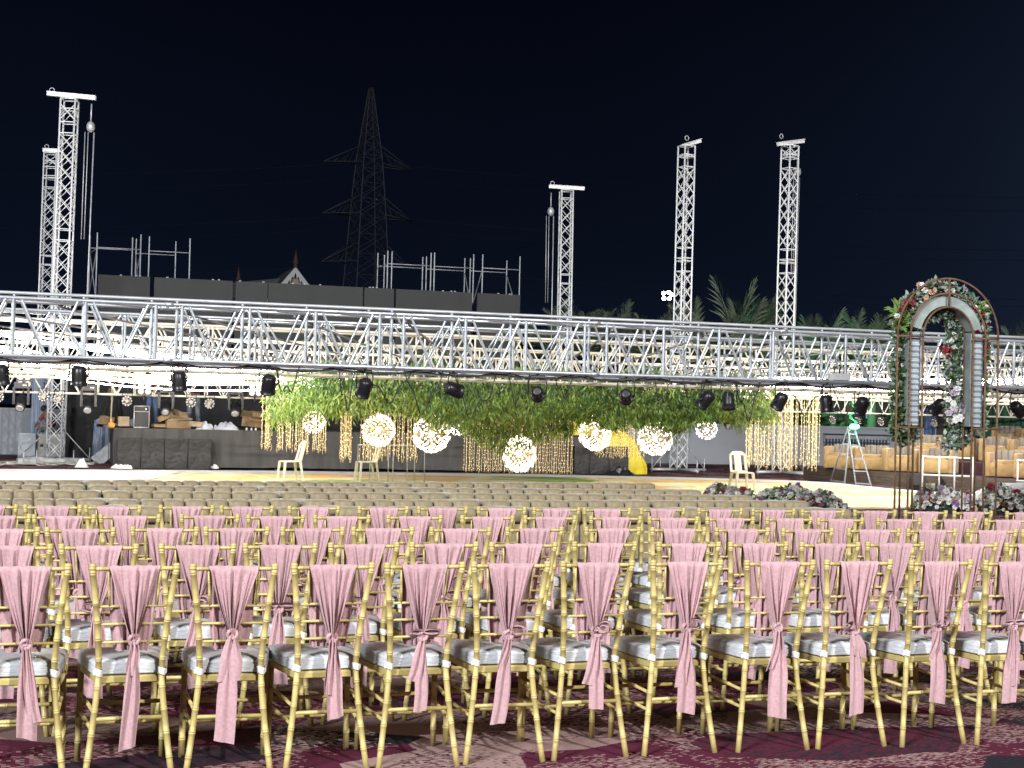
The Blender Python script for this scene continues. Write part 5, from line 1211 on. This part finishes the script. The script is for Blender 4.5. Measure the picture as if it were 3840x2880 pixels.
for lab, px, py, w in (('dark stage monitor wedge on the floor behind the white pipe frame', 3573, 1841, .62), ('darker small monitor wedge left of the white pipe frame', 3441, 1838, .42)):
    p = gp(px, py); t = thing('monitor_wedge', lab, 'speaker', p, .15, 'monitor wedges by the platform'); b = MB(); w2 = w/2
    b.loft([[Vector((x, y, z)) for y, z in ((-.16, .0), (.2, 0), (.2, .34), (.05, .36), (-.16, .12))] for x in (-w2, w2)]); b.build('cabinet', MT['black'], t); q = MB(); q.add([(-w2*.9, -.172, .13), (w2*.9, -.172, .13), (w2*.9, .03, .362), (-w2*.9, .03, .362)], [(0, 1, 2, 3)]); q.build('grille', MT['dark'], t)
# step ladder with a green lamp
pts = [gp(3112, 1809), gp(3167, 1817), gp(3210, 1821), gp(3267, 1824)]; Yl = sum(p.y for p in pts)/4
tl, tr = at(3181, 1600, Yl), at(3206, 1612, Yl); o = (pts[0]+pts[3])/2; t = thing('step_ladder', 'tall aluminium A-frame ladder with a green lamp near its top', 'ladder', o)
tm = MB(); tm.tube([(0, 0, 0), (0, 0, 1)], .022, 6); U = tm.mesh('rail', MT['galv']); tm = MB(); tm.box((0, 0, .5), (.045, .03, 1)); US = tm.mesh('rung', MT['galv'])
tops = [tl, tl+Vector((.05, .35, 0)), tl+Vector((.0, 0, -.08)), tr]; LB = [pts[0], pts[1], pts[2], pts[3]]
pairs = ((LB[0], tops[0], LB[1], tops[1]+Vector((.08, 0, 0))), (LB[2], tops[2], LB[3], tops[3]))
for a, at_, c, ct in pairs:
    put('rail', U, t, mat=seg_mat(a-o, at_-o)); put('rail', U, t, mat=seg_mat(c-o, ct-o))
    for k in range(5):
        f = .04+.22*k; put('rung', US, t, mat=seg_mat(a.lerp(at_, f)-o, c.lerp(ct, f)-o))
p = at(3204, 1600, Yl-.1); t = thing('green_lamp', 'glowing green lamp clamped near the top of the A-frame ladder', 'lamp', p)
b = MB(); b.sphere((0, 0, 0), .11, 10, 7, sq=(1.2, .7, .6)); b.build('bulb', MT['green'], t); b = MB(); b.box((0, .08, .02), (.2, .1, .14)); b.build('housing', MT['black'], t)
l = bpy.data.lights.new('green_glow', 'POINT'); l.energy = 6; l.color = (.05, 1, .45); l.shadow_soft_size = .1; lo = bpy.data.objects.new('green_glow', l); COL.objects.link(lo); lo.parent = t; lo.location = (0, -.25, .1)
b = MB(); rs = random.Random(2)
cp = [Vector((-.05+rs.uniform(-.08, .08), .02, .08+.07*i)) for i in range(9)]; b.tube(cp, .012, 5); b.tube([p_+Vector((.06*(-1)**i, 0, .02)) for i, p_ in enumerate(cp)], .008, 4)
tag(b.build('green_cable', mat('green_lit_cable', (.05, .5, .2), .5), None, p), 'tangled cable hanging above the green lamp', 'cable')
# grey covered mound at the right edge
p = gp(3800, 1893); b = MB(); MT['tarp'] = mat('grey_tarpaulin', (.13, .145, .155), .4, bump=.7, bscale=4, var=.15, scale=2)
b.grid(lambda u, v: Vector(((u-.5)*2.1, (v-.5)*1.2, .04+.40*max(0, 1-abs((u-.5)*2)**2.2)**.6*max(0, 1-abs((v-.5)*2)**2.5)**.6*(1+.12*mnoise.noise(Vector((u*6, v*6, 3)))))), 30, 16)
tag(b.build('covered_mound', MT['tarp'], None, (p.x+.35, p.y+.5, 0)), 'grey tarpaulin covered mound behind the flowers at the right edge', 'tarpaulin')

# ================================================================== flower arch
MT['rust'] = mat('rusty_brown_steel', (.155, .085, .045), .75, .2, var=.3, scale=14, bump=.2); MT['zinc'] = mat('galvanised_sheet', (.36, .42, .46), .45, .35, var=.15, scale=5); MT['zinc2'] = mat('weathered_sheet', (.27, .32, .31), .6, .2, var=.22, scale=6)
YA = 21.0; K = YA/F_PX/1.728; ctr = at(2560+1722/1.728, 1266, YA); zs = ctr.z; zb = at(3557, 1606, YA).z
ya = .24; t = thing('flower_arch', 'tall rusty steel arch with corrugated panels and flower garlands at the right', 'arch', (ctr.x, YA, 0), ya)
RA = [(362*K, 383*K), (270*K, 287*K), (180*K, 198*K)]
for dy, idx in ((0, (0, 1, 2)), (.23, (1, 2))):
    for i in idx:
        rx, rz = RA[i]
        b = MB(); b.tube([(rx*math.cos(R(a)), dy, zs+rz*math.sin(R(a))) for a in range(0, 181, 6)], .0148, 8); b.build('arch_bow', MT['rust'], t)
        for sd in (-1, 1): q = MB(); q.tube([(sd*rx, dy, 0), (sd*rx, dy, zs)], .0148, 8); q.build('post', MT['rust'], t)
b = MB(); b.tube([(0, 0, zs+RA[2][1]), (0, 0, zs+RA[0][1])], .0148, 8); b.build('key_bar', MT['rust'], t)
for z in (zs, zb):
    for sd in (-1, 1): b = MB(); b.tube([(sd*RA[2][0], -.004, z), (sd*RA[0][0], -.004, z)], .0140, 8); b.build('cross_bar', MT['rust'], t)
for sd in (-1, 1):
    xa, xc = RA[2][0]+.020, RA[1][0]-.016; z0_, z1_ = zb+.03, zs+.07
    b = MB(); nv = 150
    b.grid(lambda u, v: Vector((sd*(xa+(xc-xa)*u), .06+.009*math.sin(v*(z1_-z0_)*2*math.pi/.076), z0_+(z1_-z0_)*v)), 1, nv); b.build('corrugated_panel', MT['zinc'], t)
    q = MB(); q.box((sd*(xc+.012), .16, (z0_+z1_)/2), (.008, .19, z1_-z0_)); q.box((sd*(xa-.012), .16, (z0_+z1_)/2), (.008, .19, z1_-z0_)); q.box((sd*(xa+xc)/2, .25, (z0_+z1_)/2), (xc-xa, .01, z1_-z0_)); q.build('side_sheet', MT['zinc2'], t)
b = MB(); n = 24; ra, rc = (RA[2][0]+.02, RA[2][1]+.02), (RA[1][0]-.02, RA[1][1]-.03)
ring = []
for i in range(n+1):
    a = R(14+152*i/n); ring.append([Vector((r_[0]*math.cos(a), y, zs+r_[1]*math.sin(a))) for r_, y in ((ra, .05), (rc, .05), (rc, .24), (ra, .24))])
b.loft(ring); b.build('curved_sheet', MT['zinc2'], t)
# flowers
MT['fl_white'] = mat('white_petal', (.70, .69, .66), .7, var=.08, scale=30); MT['fl_pale'] = mat('pale_mauve_petal', (.46, .38, .46), .7, var=.15, scale=30); MT['fl_red'] = mat('crimson_petal', (.26, .016, .03), .65, var=.2, scale=30); MT['fl_mauve'] = mat('violet_petal', (.26, .12, .30), .7, var=.2, scale=30); MT['fl_peach'] = mat('peach_petal', (.62, .42, .30), .7); MT['euca'] = mat('grey_green_leaf', (.20, .27, .21), .6, col2=(.36, .42, .36), scale=8); MT['fern'] = mat('bright_fern', (.20, .30, .07), .6, col2=(.10, .19, .05), scale=6); MT['dleaf'] = mat('dark_green_leaf', (.035, .085, .03), .55, col2=(.06, .12, .04), scale=6)
FMATS = [MT['fl_white'], MT['fl_pale'], MT['fl_red'], MT['fl_mauve'], MT['fl_peach']]; LMATS = [MT['euca'], MT['fern'], MT['dleaf']]
def rose(b, p, r, nrm, mi, rs):
    nrm = nrm.normalized(); u_ = nrm.orthogonal().normalized(); v_ = nrm.cross(u_)
    for ring_, (k, rr, h) in enumerate(((6, 1.0, .1), (5, .68, .38), (3, .36, .6))):
        for j in range(k):
            a = (j+rs.random()*.3)*2*math.pi/k+ring_*.5; e1 = u_*math.cos(a)+v_*math.sin(a); e2 = u_*math.cos(a+1.0)+v_*math.sin(a+1.0); e0 = u_*math.cos(a-.6)+v_*math.sin(a-.6)
            b.add([p, p+(e0*rr*.8+nrm*h)*r, p+(e1*rr*1.05+nrm*(h+.12))*r, p+(e2*rr*.8+nrm*h)*r], [(0, 1, 2, 3)], mi)
def garland(flowers, leaves, rs, pt, n_f, n_l, fcols, lcols, fr_, out):
    for _ in range(n_f):
        p, nn = pt(rs); rose(flowers, p+nn*rs.uniform(0, out), rs.uniform(*fr_), nn+Vector((rs.uniform(-.6, .6), -.5, rs.uniform(-.3, .7))), rs.choice(fcols), rs)
    for _ in range(n_l):
        p, nn = pt(rs); d_ = (nn+Vector((rs.uniform(-1, 1), rs.uniform(-1, .4), rs.uniform(-.8, .9)))).normalized(); ln = rs.uniform(.05, .11); s_ = d_.cross(Vector((rs.uniform(-1, 1), 1, rs.uniform(-1, 1)))).normalized()*ln*.28
        leaves.add([p, p+d_*ln*.5+s_, p+d_*ln, p+d_*ln*.5-s_], [(0, 1, 2, 3)], rs.choice(lcols))
fb, lb = MB(), MB(); rs = random.Random(77)
def path_pt(fn, spread):
    def f(rs):
        p = fn(rs.random()); nn = Vector((rs.gauss(0, 1), rs.gauss(-.3, .8), rs.gauss(0, 1))).normalized(); return p+nn*spread*rs.random()**.6, nn
    return f
arc = lambda r_, y, a0, a1: (lambda q: Vector((r_[0]*math.cos(R(a0+(a1-a0)*q)), y, zs+r_[1]*math.sin(R(a0+(a1-a0)*q)))))
rm_ = ((RA[0][0]+RA[1][0])/2, (RA[0][1]+RA[1][1])/2); ri_ = (RA[2][0]-.05, RA[2][1]-.07)
garland(fb, lb, rs, path_pt(arc(rm_, .22, 10, 170), .085), 34, 620, [0, 0, 1, 0], [0, 0, 2], (.022, .045), .05)
for a, cols, lc, nf, nl_ in ((146, [2], [2], 16, 20), (152, [2, 0], [2], 8, 20), (104, [4], [0], 9, 6), (112, [4, 0], [0], 6, 8), (38, [2], [2], 5, 10), (24, [2, 0], [0], 5, 20), (160, [0], [1], 2, 90), (166, [0], [1], 2, 90), (34, [0], [1], 3, 80), (28, [0], [1, 0], 4, 60)):
    garland(fb, lb, rs, path_pt(arc(rm_, .18, a-5, a+5), .10), nf, nl_, cols, lc, (.03, .05), .06)
# fern spikes on the left shoulder
for k in range(22):
    p = Vector((-rm_[0]*.98-.03, .16, zs+rm_[1]*.42))+Vector((rs.uniform(-.06, .06), 0, rs.uniform(-.1, .1))); a = rs.uniform(R(80), R(215)); d_ = Vector((math.cos(a), -.2, math.sin(a)*.9+.1)); ln = rs.uniform(.14, .24)
    m_ = p+d_*ln*.55+Vector((0, 0, .03)); tip = p+d_*ln; s_ = Vector((-d_.z, 0, d_.x))*.011; lb.add([p-s_, m_-s_*1.3, tip, m_+s_*1.3, p+s_], [(0, 1, 2, 3, 4)], 1)
for k in range(16):
    p = Vector((rm_[0]*.80, .14, zs+rm_[1]*.60)); a = rs.uniform(R(-50), R(60)); d_ = Vector((math.cos(a), -.2, math.sin(a)*.8)); ln = rs.uniform(.12, .22); m_ = p+d_*ln*.55+Vector((0, 0, .03)); s_ = Vector((-d_.z, 0, d_.x))*.011; lb.add([p-s_, m_-s_*1.3, p+d_*ln, m_+s_*1.3, p+s_], [(0, 1, 2, 3, 4)], 1)
garland(fb, lb, rs, path_pt(arc(ri_, .30, 15, 165), .07), 26, 520, [0, 0, 1, 2], [0, 0, 2], (.018, .034), .04)
garland(fb, lb, rs, path_pt(arc(ri_, .38, 62, 92), .06), 16, 30, [2, 2, 4], [2], (.02, .034), .04); garland(fb, lb, rs, path_pt(arc(ri_, .38, 138, 150), .05), 6, 20, [2], [2], (.02, .03), .04)
vert = lambda x, y, z0_, z1_: (lambda q: Vector((x+.03*math.sin(q*17), y, z0_+(z1_-z0_)*q)))
xo = (RA[0][0]+RA[1][0])/2
garland(fb, lb, rs, path_pt(vert(-xo+.05, .22, zb-.05, zs+.1), .085), 46, 1100, [0, 0, 1], [0, 2, 2, 1, 0], (.018, .034), .05)
garland(fb, lb, rs, path_pt(vert(-xo+.05, .2, zb+.02, zb+.30), .10), 2, 160, [0], [1, 1, 2], (.018, .03), .05); garland(fb, lb, rs, path_pt(vert(-RA[1][0]+.02, .26, zb+.05, zb+.2), .03), 6, 5, [2], [2], (.03, .045), .03)
garland(fb, lb, rs, path_pt(vert(xo, .30, zb-.02, zs+.05), .075), 50, 560, [0, 0, 1], [0, 0, 2, 1], (.018, .036), .05)
garland(fb, lb, rs, path_pt(vert(xo-.05, .2, zs-.22, zs+.12), .05), 26, 6, [2], [2], (.03, .045), .04)
xi = RA[2][0]-.10
garland(fb, lb, rs, path_pt(vert(xi, .34, zb-.10, zs+.12), .095), 70, 1100, [0, 0, 0, 1], [0, 2, 2, 0], (.025, .05), .06)
garland(fb, lb, rs, path_pt(vert(xi, .28, zb+.10, zb+.48), .08), 30, 60, [0, 0, 0, 1], [0, 2], (.045, .065), .06)
for zc, cols, xx in ((zs+.12, [2, 2], .02), (zs-.14, [2], -.1), (zb+.5, [2, 3, 0], .0), (zb+.58, [3, 0, 0], .02), (zs-.05, [0], .0)): garland(fb, lb, rs, path_pt(vert(xi+xx, .36, zc-.06, zc+.06), .06), 14, 10, cols, [2], (.03, .05), .04)
garland(fb, lb, rs, path_pt(lambda q: Vector((-RA[2][0]-.1+.32*q-.15, .3, zb-.06-.10*math.sin(q*3))), .10), 16, 300, [0], [2, 0, 2], (.014, .025), .05)
garland(fb, lb, rs, path_pt(lambda q: Vector((RA[2][0]-.22+.42*q, .34, zb-.10-.14*(1-q)*math.sin(q*3+.6))), .10), 36, 420, [0, 0, 1], [0, 0, 2], (.016, .03), .05)
garland(fb, lb, rs, path_pt(vert(-RA[2][0]+.02, .46, zs-.1, zs+.18), .08), 6, 160, [0], [1, 2, 0], (.02, .03), .05)
stuff(fb.build('blossoms', FMATS, t)); stuff(lb.build('garland_leaves', LMATS, t))
# flower boxes along the front of the floor
def planter(lab, xa, ya_, xb, yb_, h, cols, seed, z0=.0, dep=.4):
    A = gp(xa, ya_); B = gp(xb, yb_); w = (B-A).length; rs = random.Random(seed); t = thing('flower_box', lab, 'flower box', A, math.atan2((B-A).y, (B-A).x), 'long flower boxes at the front of the dance floor')
    b = MB(); b.box((w/2, dep/2+.05, h*.14), (w*.94, dep-.05, h*.28)); b.build('trough', MT['dark'], t)
    fb, lb = MB(), MB()
    def pt(rs):
        q = rs.random(); y = rs.random(); e_ = 1-abs(2*q-1)**6; z = h*.06+(.94*h*e_*(.8+.4*mnoise.noise(Vector((q*w*2, seed, 0)))))*rs.random()**.6
        return Vector((q*w, -.06+y*y*dep*(1-.3*z/h)+.10*z/h, z)), Vector((rs.uniform(-.4, .4), -.8, rs.uniform(0, 1))).normalized()
    garland(fb, lb, rs, pt, int(150*w), int(520*w), cols, [0, 2, 2, 0, 1], (.032, .072), .05)
    stuff(fb.build('blossoms', FMATS, t)); stuff(lb.build('leaves', LMATS, t))
planter('small dim flower box peeping above the sofas behind the farthest sofa row', 2640, 1868, 2830, 1874, .28, [1, 0, 1, 0, 3, 1, 0, 0, 2], 1)
planter('flower box with violet clusters just left of the bare dance floor corner', 2832, 1889, 3138, 1912, .40, [0, 0, 0, 1, 0, 0, 3, 0, 1, 3, 0, 2], 2)
planter('lush flower box of white roses under the left half of the arch', 3420, 1915, 3655, 1926, .56, [0, 0, 0, 0, 0, 1, 4, 0, 1, 3, 1, 2], 3)
planter('lush flower box of white and red blooms under the right half of the arch', 3660, 1925, 3925, 1940, .62, [0, 0, 0, 0, 0, 0, 1, 0, 2, 1], 4)

# ================================================================== clutter left of the stage
MT['sheet_pale'] = mat('pale_blue_board', (.40, .44, .47), .7, var=.06, scale=2); MT['sheet_beige'] = mat('beige_board', (.40, .39, .35), .8, var=.10, scale=2)
def board(lab, xa, xb, pyb, pyt, Y, m, lean=.06):
    a = at(xa, pyb, Y); c = at(xb, pyb, Y); h = at(xa, pyt, Y).z; w = c.x-a.x; t = thing('leaning_board', lab, 'board', (a.x, Y, 0), 0.0); t.rotation_euler = (-lean, 0, .05)
    b = MB(); b.box((w/2, 0, h/2), (w, .03, h)); b.build('sheet', m, t); q = MB()
    for x in (.02, w-.02): q.box((x, -.02, h/2), (.03, .02, h))
    q.build('edge_strip', MT['dark'] if m is MT['sheet_beige'] else m, t)
board('pale blue grey board standing behind the nearer left mast', 66, 130, 1733, 1624, 43.2, MT['sheet_pale']); board('beige board standing just right of the pale blue one', 131, 240, 1732, 1626, 43.4, MT['sheet_beige'])
# steel steps up to the stage
A = gp(258, 1728); t = thing('steel_steps', 'bare grey steel steps leading up to the stage on the left', 'steps', A, 0)
K = A.y/F_PX; b = MB()
for i, (x, z) in enumerate(((0, .42), (.24, .78), (.52, .98))):
    q = MB(); q.box((x+.13, .3, z), (.30, .62, .03)); q.build('tread', MT['alu_dull'], t)
    for xx in (x, x+.25):
        for y in (0, .6): b.tube([(xx, y, 0), (xx, y, z)], .018, 5)
b.tube([(.24, 0, .05), (.52, 0, .75)], .016, 5); b.build('frame', MT['alu_dull'], t)
MT['bluecloth'] = mat('pale_blue_drape', (.26, .31, .40), .8, var=.25, scale=3, stretch=(6, 6, .5))
A = gp(345, 1733); w = 1.30; b = MB(); b.grid(lambda u, v: Vector((u*w+.12*(1-v)*(u-.5), .07*math.sin(u*26)+.03*math.sin(u*57), .05+v*(1.12+.08*math.sin(u*9)))), 60, 6)
tag(b.build('blue_drape', MT['bluecloth'], None, (A.x-.05, A.y+.3, 0)), 'crumpled pale blue drape hanging at the left corner of the stage', 'drape')
A = gp(352, 1735); t = thing('leaning_ramp', 'grey board leaning slantwise against the left stage corner', 'board', A, .1); b = MB(); b.box((.36, -.2, .27), (.78, .05, .34), Matrix.Rotation(R(-40), 3, 'Y')); b.build('sheet', MT['alu_dull'], t)
p = at(417, 1594, 38.0); t = thing('chain_hoist', 'orange hook block hanging on a strap before the left stage corner', 'hoist', p)
MT['orange'] = mat('orange_paint', (.55, .27, .04), .45); b = MB(); b.sphere((0, 0, 0), .085, 10, 8, sq=(1.15, .8, 1)); b.box((0, 0, .1), (.05, .05, .12)); b.build('hook_block', MT['orange'], t)
b = MB(); b.tube([(-.015, 0, .08), (0, 0, .6)], .02, 5); b.tube([(0, 0, .6), (0, 0, 1.05)], .03, 6); b.build('strap', mat('olive_strap', (.34, .33, .20), .8), t); b = MB(); b.tube([(-.05, 0, -.08), (-.05, 0, -.94)], .012, 5); b.tube([(.06, 0, -.08), (.05, 0, -.98)], .012, 5); b.build('chain', MT['dark'], t)
A = gp(312, 1722); t = thing('pole_stand', 'thin black pole stand between the left mast and the stage', 'stand', A); b = MB(); b.tube([(0, 0, 0), (0, 0, 1.9)], .022, 6); b.build('pole', MT['black'], t)
b = MB()
for a in range(3): b.tube([(0, 0, .55), (.35*math.cos(a*2.1), .35*math.sin(a*2.1), 0)], .014, 5)
b.build('tripod', MT['black'], t)
for i, (xa, xb, lab) in enumerate(((118, 172, 'blue grey corrugated sheets stacked upright behind the left masts'),)):
    Y = 46; a = at(xa, 1500, Y); c = at(xb, 1420, Y); z0_, z1_ = at(xa, 1500, Y).z, at(xa, 1400, Y).z; b = MB(); w = c.x-a.x
    b.grid(lambda u, v: Vector((u*w, .03*math.sin(u*w*50), z0_-1.6+v*(z1_-z0_+1.6))), 60, 1); tag(b.build('corrugated_sheet', MT['bluecloth'], None, (a.x, Y, 0)), lab, 'metal sheet')
# cable tangle and base clutter on the ground, far left
b = MB(); rs = random.Random(4)
for k in range(9):
    a = gp(rs.uniform(-60, 120), rs.uniform(1738, 1748)); c = gp(rs.uniform(180, 420), rs.uniform(1738, 1750))
    b.tube([a.lerp(c, q/12)+Vector((rs.uniform(-.1, .1), rs.uniform(-.5, .5), .02+rs.random()*.05)) for q in range(13)], .014, 4)
tag(b.build('cable_tangle', mat('pale_cable', (.42, .41, .36), .6)), 'tangle of pale cables lying on the ground left of the stage', 'cables', kind='stuff')
A = gp(64, 1742); C_ = gp(292, 1741); t = thing('ground_beam', 'low grey steel base beam on the ground under the left mast', 'base', A, math.atan2((C_-A).y, (C_-A).x)); w = (C_-A).length; b = MB(); b.box((w/2, 0, .10), (w, .12, .12)); b.build('beam', MT['alu_dull'], t); q = MB()
for x in (.15, w*.3, w-.15): q.tube([(x, -.05, 0), (x, -.05, .38)], .018, 6)
q.build('screw_jack', MT['alu_dull'], t)
A = gp(2415, 1778); b = MB(); b.grid(lambda u, v: Vector(((u-.5)*.9, (v-.5)*.5, .02+.16*max(0, 1-(2*u-1)**2)*max(0, 1-(2*v-1)**2)*(1+1.4*mnoise.noise(Vector((u*7, v*7, 2)))))), 18, 12, smooth=False)
tag(b.build('cable_heap', MT['black'], None, gp(2322, 1783)), 'small heap of black cable and white rag before the yellow cloth', 'cables')
# ================================================================== crew members, mostly hidden behind the rig
MT['skin'] = mat('skin', (.25, .14, .09), .6); MT['hair'] = mat('black_hair', (.012, .01, .01), .6)
def skin_mesh(name, pts, edges, radii, m, parent, root=0, sub=1):
    me = bpy.data.meshes.new(name); me.from_pydata([tuple(p) for p in pts], edges, []); me.materials.append(m)
    o = bpy.data.objects.new(name, me); COL.objects.link(o); o.parent = parent
    sk = o.modifiers.new('skin', 'SKIN'); sk.use_smooth_shade = True
    if not me.skin_vertices: bpy.context.view_layer.update()
    for i, r in enumerate(radii):
        sv = me.skin_vertices[0].data[i]; sv.radius = r if isinstance(r, tuple) else (r, r); sv.use_root = (i == root)
    sb = o.modifiers.new('subdivision', 'SUBSURF'); sb.levels = sub; sb.render_levels = sub; return o
def person(lab, loc, yaw, J, trousers, shirt, sleeves=True):
    """J: joint places in the person's own frame, facing +y"""
    t = thing('person', lab, 'person', loc, yaw)
    V = {k: Vector(v) for k, v in J.items()}
    nm = ['pel', 'bel', 'che', 'nek', 'hed', 'top']; rad = [(.13, .10), (.125, .095), (.15, .10), .055, .088, .05]; pts = [V[k] for k in nm]; ed = [(i, i+1) for i in range(5)]
    for s in 'LR':
        b0 = len(pts); pts += [V['hip'+s], V['kne'+s], V['ank'+s], V['toe'+s]]; rad += [.088, .058, .040, .034]; ed += [(0, b0), (b0, b0+1), (b0+1, b0+2), (b0+2, b0+3)]
        b1 = len(pts); pts += [V['sho'+s], V['elb'+s], V['wri'+s]]; rad += [.062, .040, .028]; ed += [(2, b1), (b1, b1+1), (b1+1, b1+2)]
        d = (V['wri'+s]-V['elb'+s]).normalized(); side = d.cross(Vector((0, 1, .2))).normalized(); palm_ = V['wri'+s]+d*.07; b2 = len(pts); pts.append(palm_); rad.append((.034, .018)); ed.append((b1+2, b2))
        for k, (off, ln) in enumerate(((-.030, .070), (-.010, .082), (.010, .078), (.029, .062))):
            b3 = len(pts); pts += [palm_+d*.035+side*off, palm_+d*(.035+ln)+side*off*1.15+Vector((0, .02, 0))]; rad += [.0085, .007]; ed += [(b2, b3), (b3, b3+1)]
        b4 = len(pts); pts += [palm_+side*-.035+d*-.01, palm_+side*-.058+d*.035]; rad += [.010, .008]; ed += [(b2, b4), (b4, b4+1)]
    skin_mesh('body', pts, ed, rad, MT['skin'], t)
    q = [V['pel']+Vector((0, 0, .04)), V['pel']]; r = [(.145, .115), (.15, .12)]; e_ = [(0, 1)]
    for s in 'LR':
        b0 = len(q); q += [V['hip'+s], V['kne'+s], V['ank'+s]+(V['kne'+s]-V['ank'+s])*.04]; r += [.102, .074, .062]; e_ += [(1, b0), (b0, b0+1), (b0+1, b0+2)]
    skin_mesh('trousers', q, e_, r, trousers, t, 1)
    q = [V['pel']+(V['bel']-V['pel'])*.3, V['bel'], V['che'], V['che'].lerp(V['nek'], .6)]; r = [(.15, .118), (.142, .112), (.165, .118), .075]; e_ = [(0, 1), (1, 2), (2, 3)]
    for s in 'LR':
        b0 = len(q); q += [V['sho'+s], V['sho'+s].lerp(V['elb'+s], .8)]; r += [.078, .062]; e_ += [(2, b0), (b0, b0+1)]
    skin_mesh('shirt', q, e_, r, shirt, t, 1)
    h = V['hed']; f = Vector((0, 1, 0)); b = MB(); b.sphere(h+Vector((0, -.018, .035)), .103, 12, 8, sq=(.92, 1.0, .95)); b.build('hair', MT['hair'], t)
    b = MB(); b.sphere(h+Vector((0, .098, -.012)), .016, 6, 5, sq=(.8, 1.2, 1.3))
    for sx in (-1, 1): b.sphere(h+Vector((sx*.092, .0, -.005)), .024, 6, 5, sq=(.4, .8, 1.2))
    b.build('nose_and_ears', MT['skin'], t)
    b = MB()
    for sx in (-1, 1): b.sphere(h+Vector((sx*.034, .085, .012)), .011, 6, 5)
    b.box(h+Vector((0, .088, -.048)), (.045, .01, .008)); b.build('eyes_and_mouth', MT['hair'], t)
    for s in 'LR':
        b = MB(); m_ = V['ank'+s].lerp(V['toe'+s], .5); m_.z = min(V['ank'+s].z, V['toe'+s].z)-.005; dd = V['toe'+s]-V['ank'+s]; a = math.atan2(-dd.x, dd.y); b.pad(m_, (.10, .28, .09), .5, .6, 12, 6, rot=Matrix.Rotation(a, 3, 'Z')); b.build('shoe', MT['black'], t)
def stand(wide=.10, lean=0.0, armz=.0, turn=0.0, up_=False):
    J = dict(pel=(0, 0, .93), bel=(0, .01+lean*.3, 1.08), che=(0, .02+lean*.8, 1.30), nek=(0, .03+lean, 1.46), hed=(0, .06+lean*1.2, 1.58), top=(0, .05+lean*1.3, 1.68))
    for s, k in (('L', -1), ('R', 1)):
        J['hip'+s] = (k*.095, 0, .88); J['kne'+s] = (k*(.09+wide*.45), .03, .49); J['ank'+s] = (k*(.085+wide), -.01, .085); J['toe'+s] = (k*(.10+wide*1.15), .15, .05); J['sho'+s] = (k*.185, .02+lean*.95, 1.40)
        J['elb'+s] = (k*.25, .05+lean+.1*armz, 1.14+.1*armz); J['wri'+s] = (k*.22, .22+lean+.12*armz, 1.0+.35*armz)
    return J
JEANS = mat('blue_jeans', (.07, .11, .20), .85, var=.3, scale=9); GJ = mat('grey_jeans', (.14, .17, .20), .85, var=.2, scale=9); BT = mat('black_trousers', (.012, .012, .014), .85); MAR = mat('maroon_shirt', (.10, .012, .02), .8); DKS = mat('dark_shirt', (.03, .03, .035), .8); REDS = mat('red_checked_shirt', (.30, .05, .06), .85, col2=(.10, .05, .07), scale=30)
person('person in black trousers standing astride on the stage near the hook', on_stage(421, 1590, 1.1), yawS+2.9, stand(.20, .1, .4), BT, DKS)
person('person in blue jeans and a maroon top standing beside the framed case', on_stage(571, 1600, .9), yawS+2.4, stand(.04, 0, .2), JEANS, MAR)
person('person in grey jeans standing behind the white plastic bags', on_stage(725, 1590, 1.5), yawS+.3, stand(.06, 0, .3), GJ, DKS)
J = stand(.03, .12, .5); J['kneR'] = (.13, .30, .62); J['ankR'] = (.13, .24, .24); J['toeR'] = (.13, .40, .21)
A = gp(330, 1730); person('person in black trousers climbing the steel steps onto the stage', (A.x, A.y+.4, .80), -1.1, J, BT, DKS)
J = dict(pel=(0, 0, .50), bel=(0, .06, .64), che=(0, .20, .84), nek=(0, .30, .98), hed=(0, .38, 1.08), top=(0, .42, 1.17))
for s, k in (('L', -1), ('R', 1)):
    J['hip'+s] = (k*.10, .04, .49); J['kne'+s] = (k*.16, .42, .50); J['ank'+s] = (k*.15, .40, .085); J['toe'+s] = (k*.17, .55, .05); J['sho'+s] = (k*.18, .22, .92); J['elb'+s] = (k*.24, .36, .70); J['wri'+s] = (k*.14, .52, .62)
A = at(200, 1600, 44.0); person('person in a red checked shirt sitting behind the nearer left mast', (A.x, 44.0, .35), 2.6, J, GJ, REDS)
b = MB(); b.box((0, 0, .2), (.55, .45, .40)); b.box((0, 0, .415), (.58, .48, .03)); tag(b.build('equipment_crate', MT['alu_dull'], None, (A.x, 44.02, .0)), 'grey crate used as a seat behind the nearer left mast', 'crate')
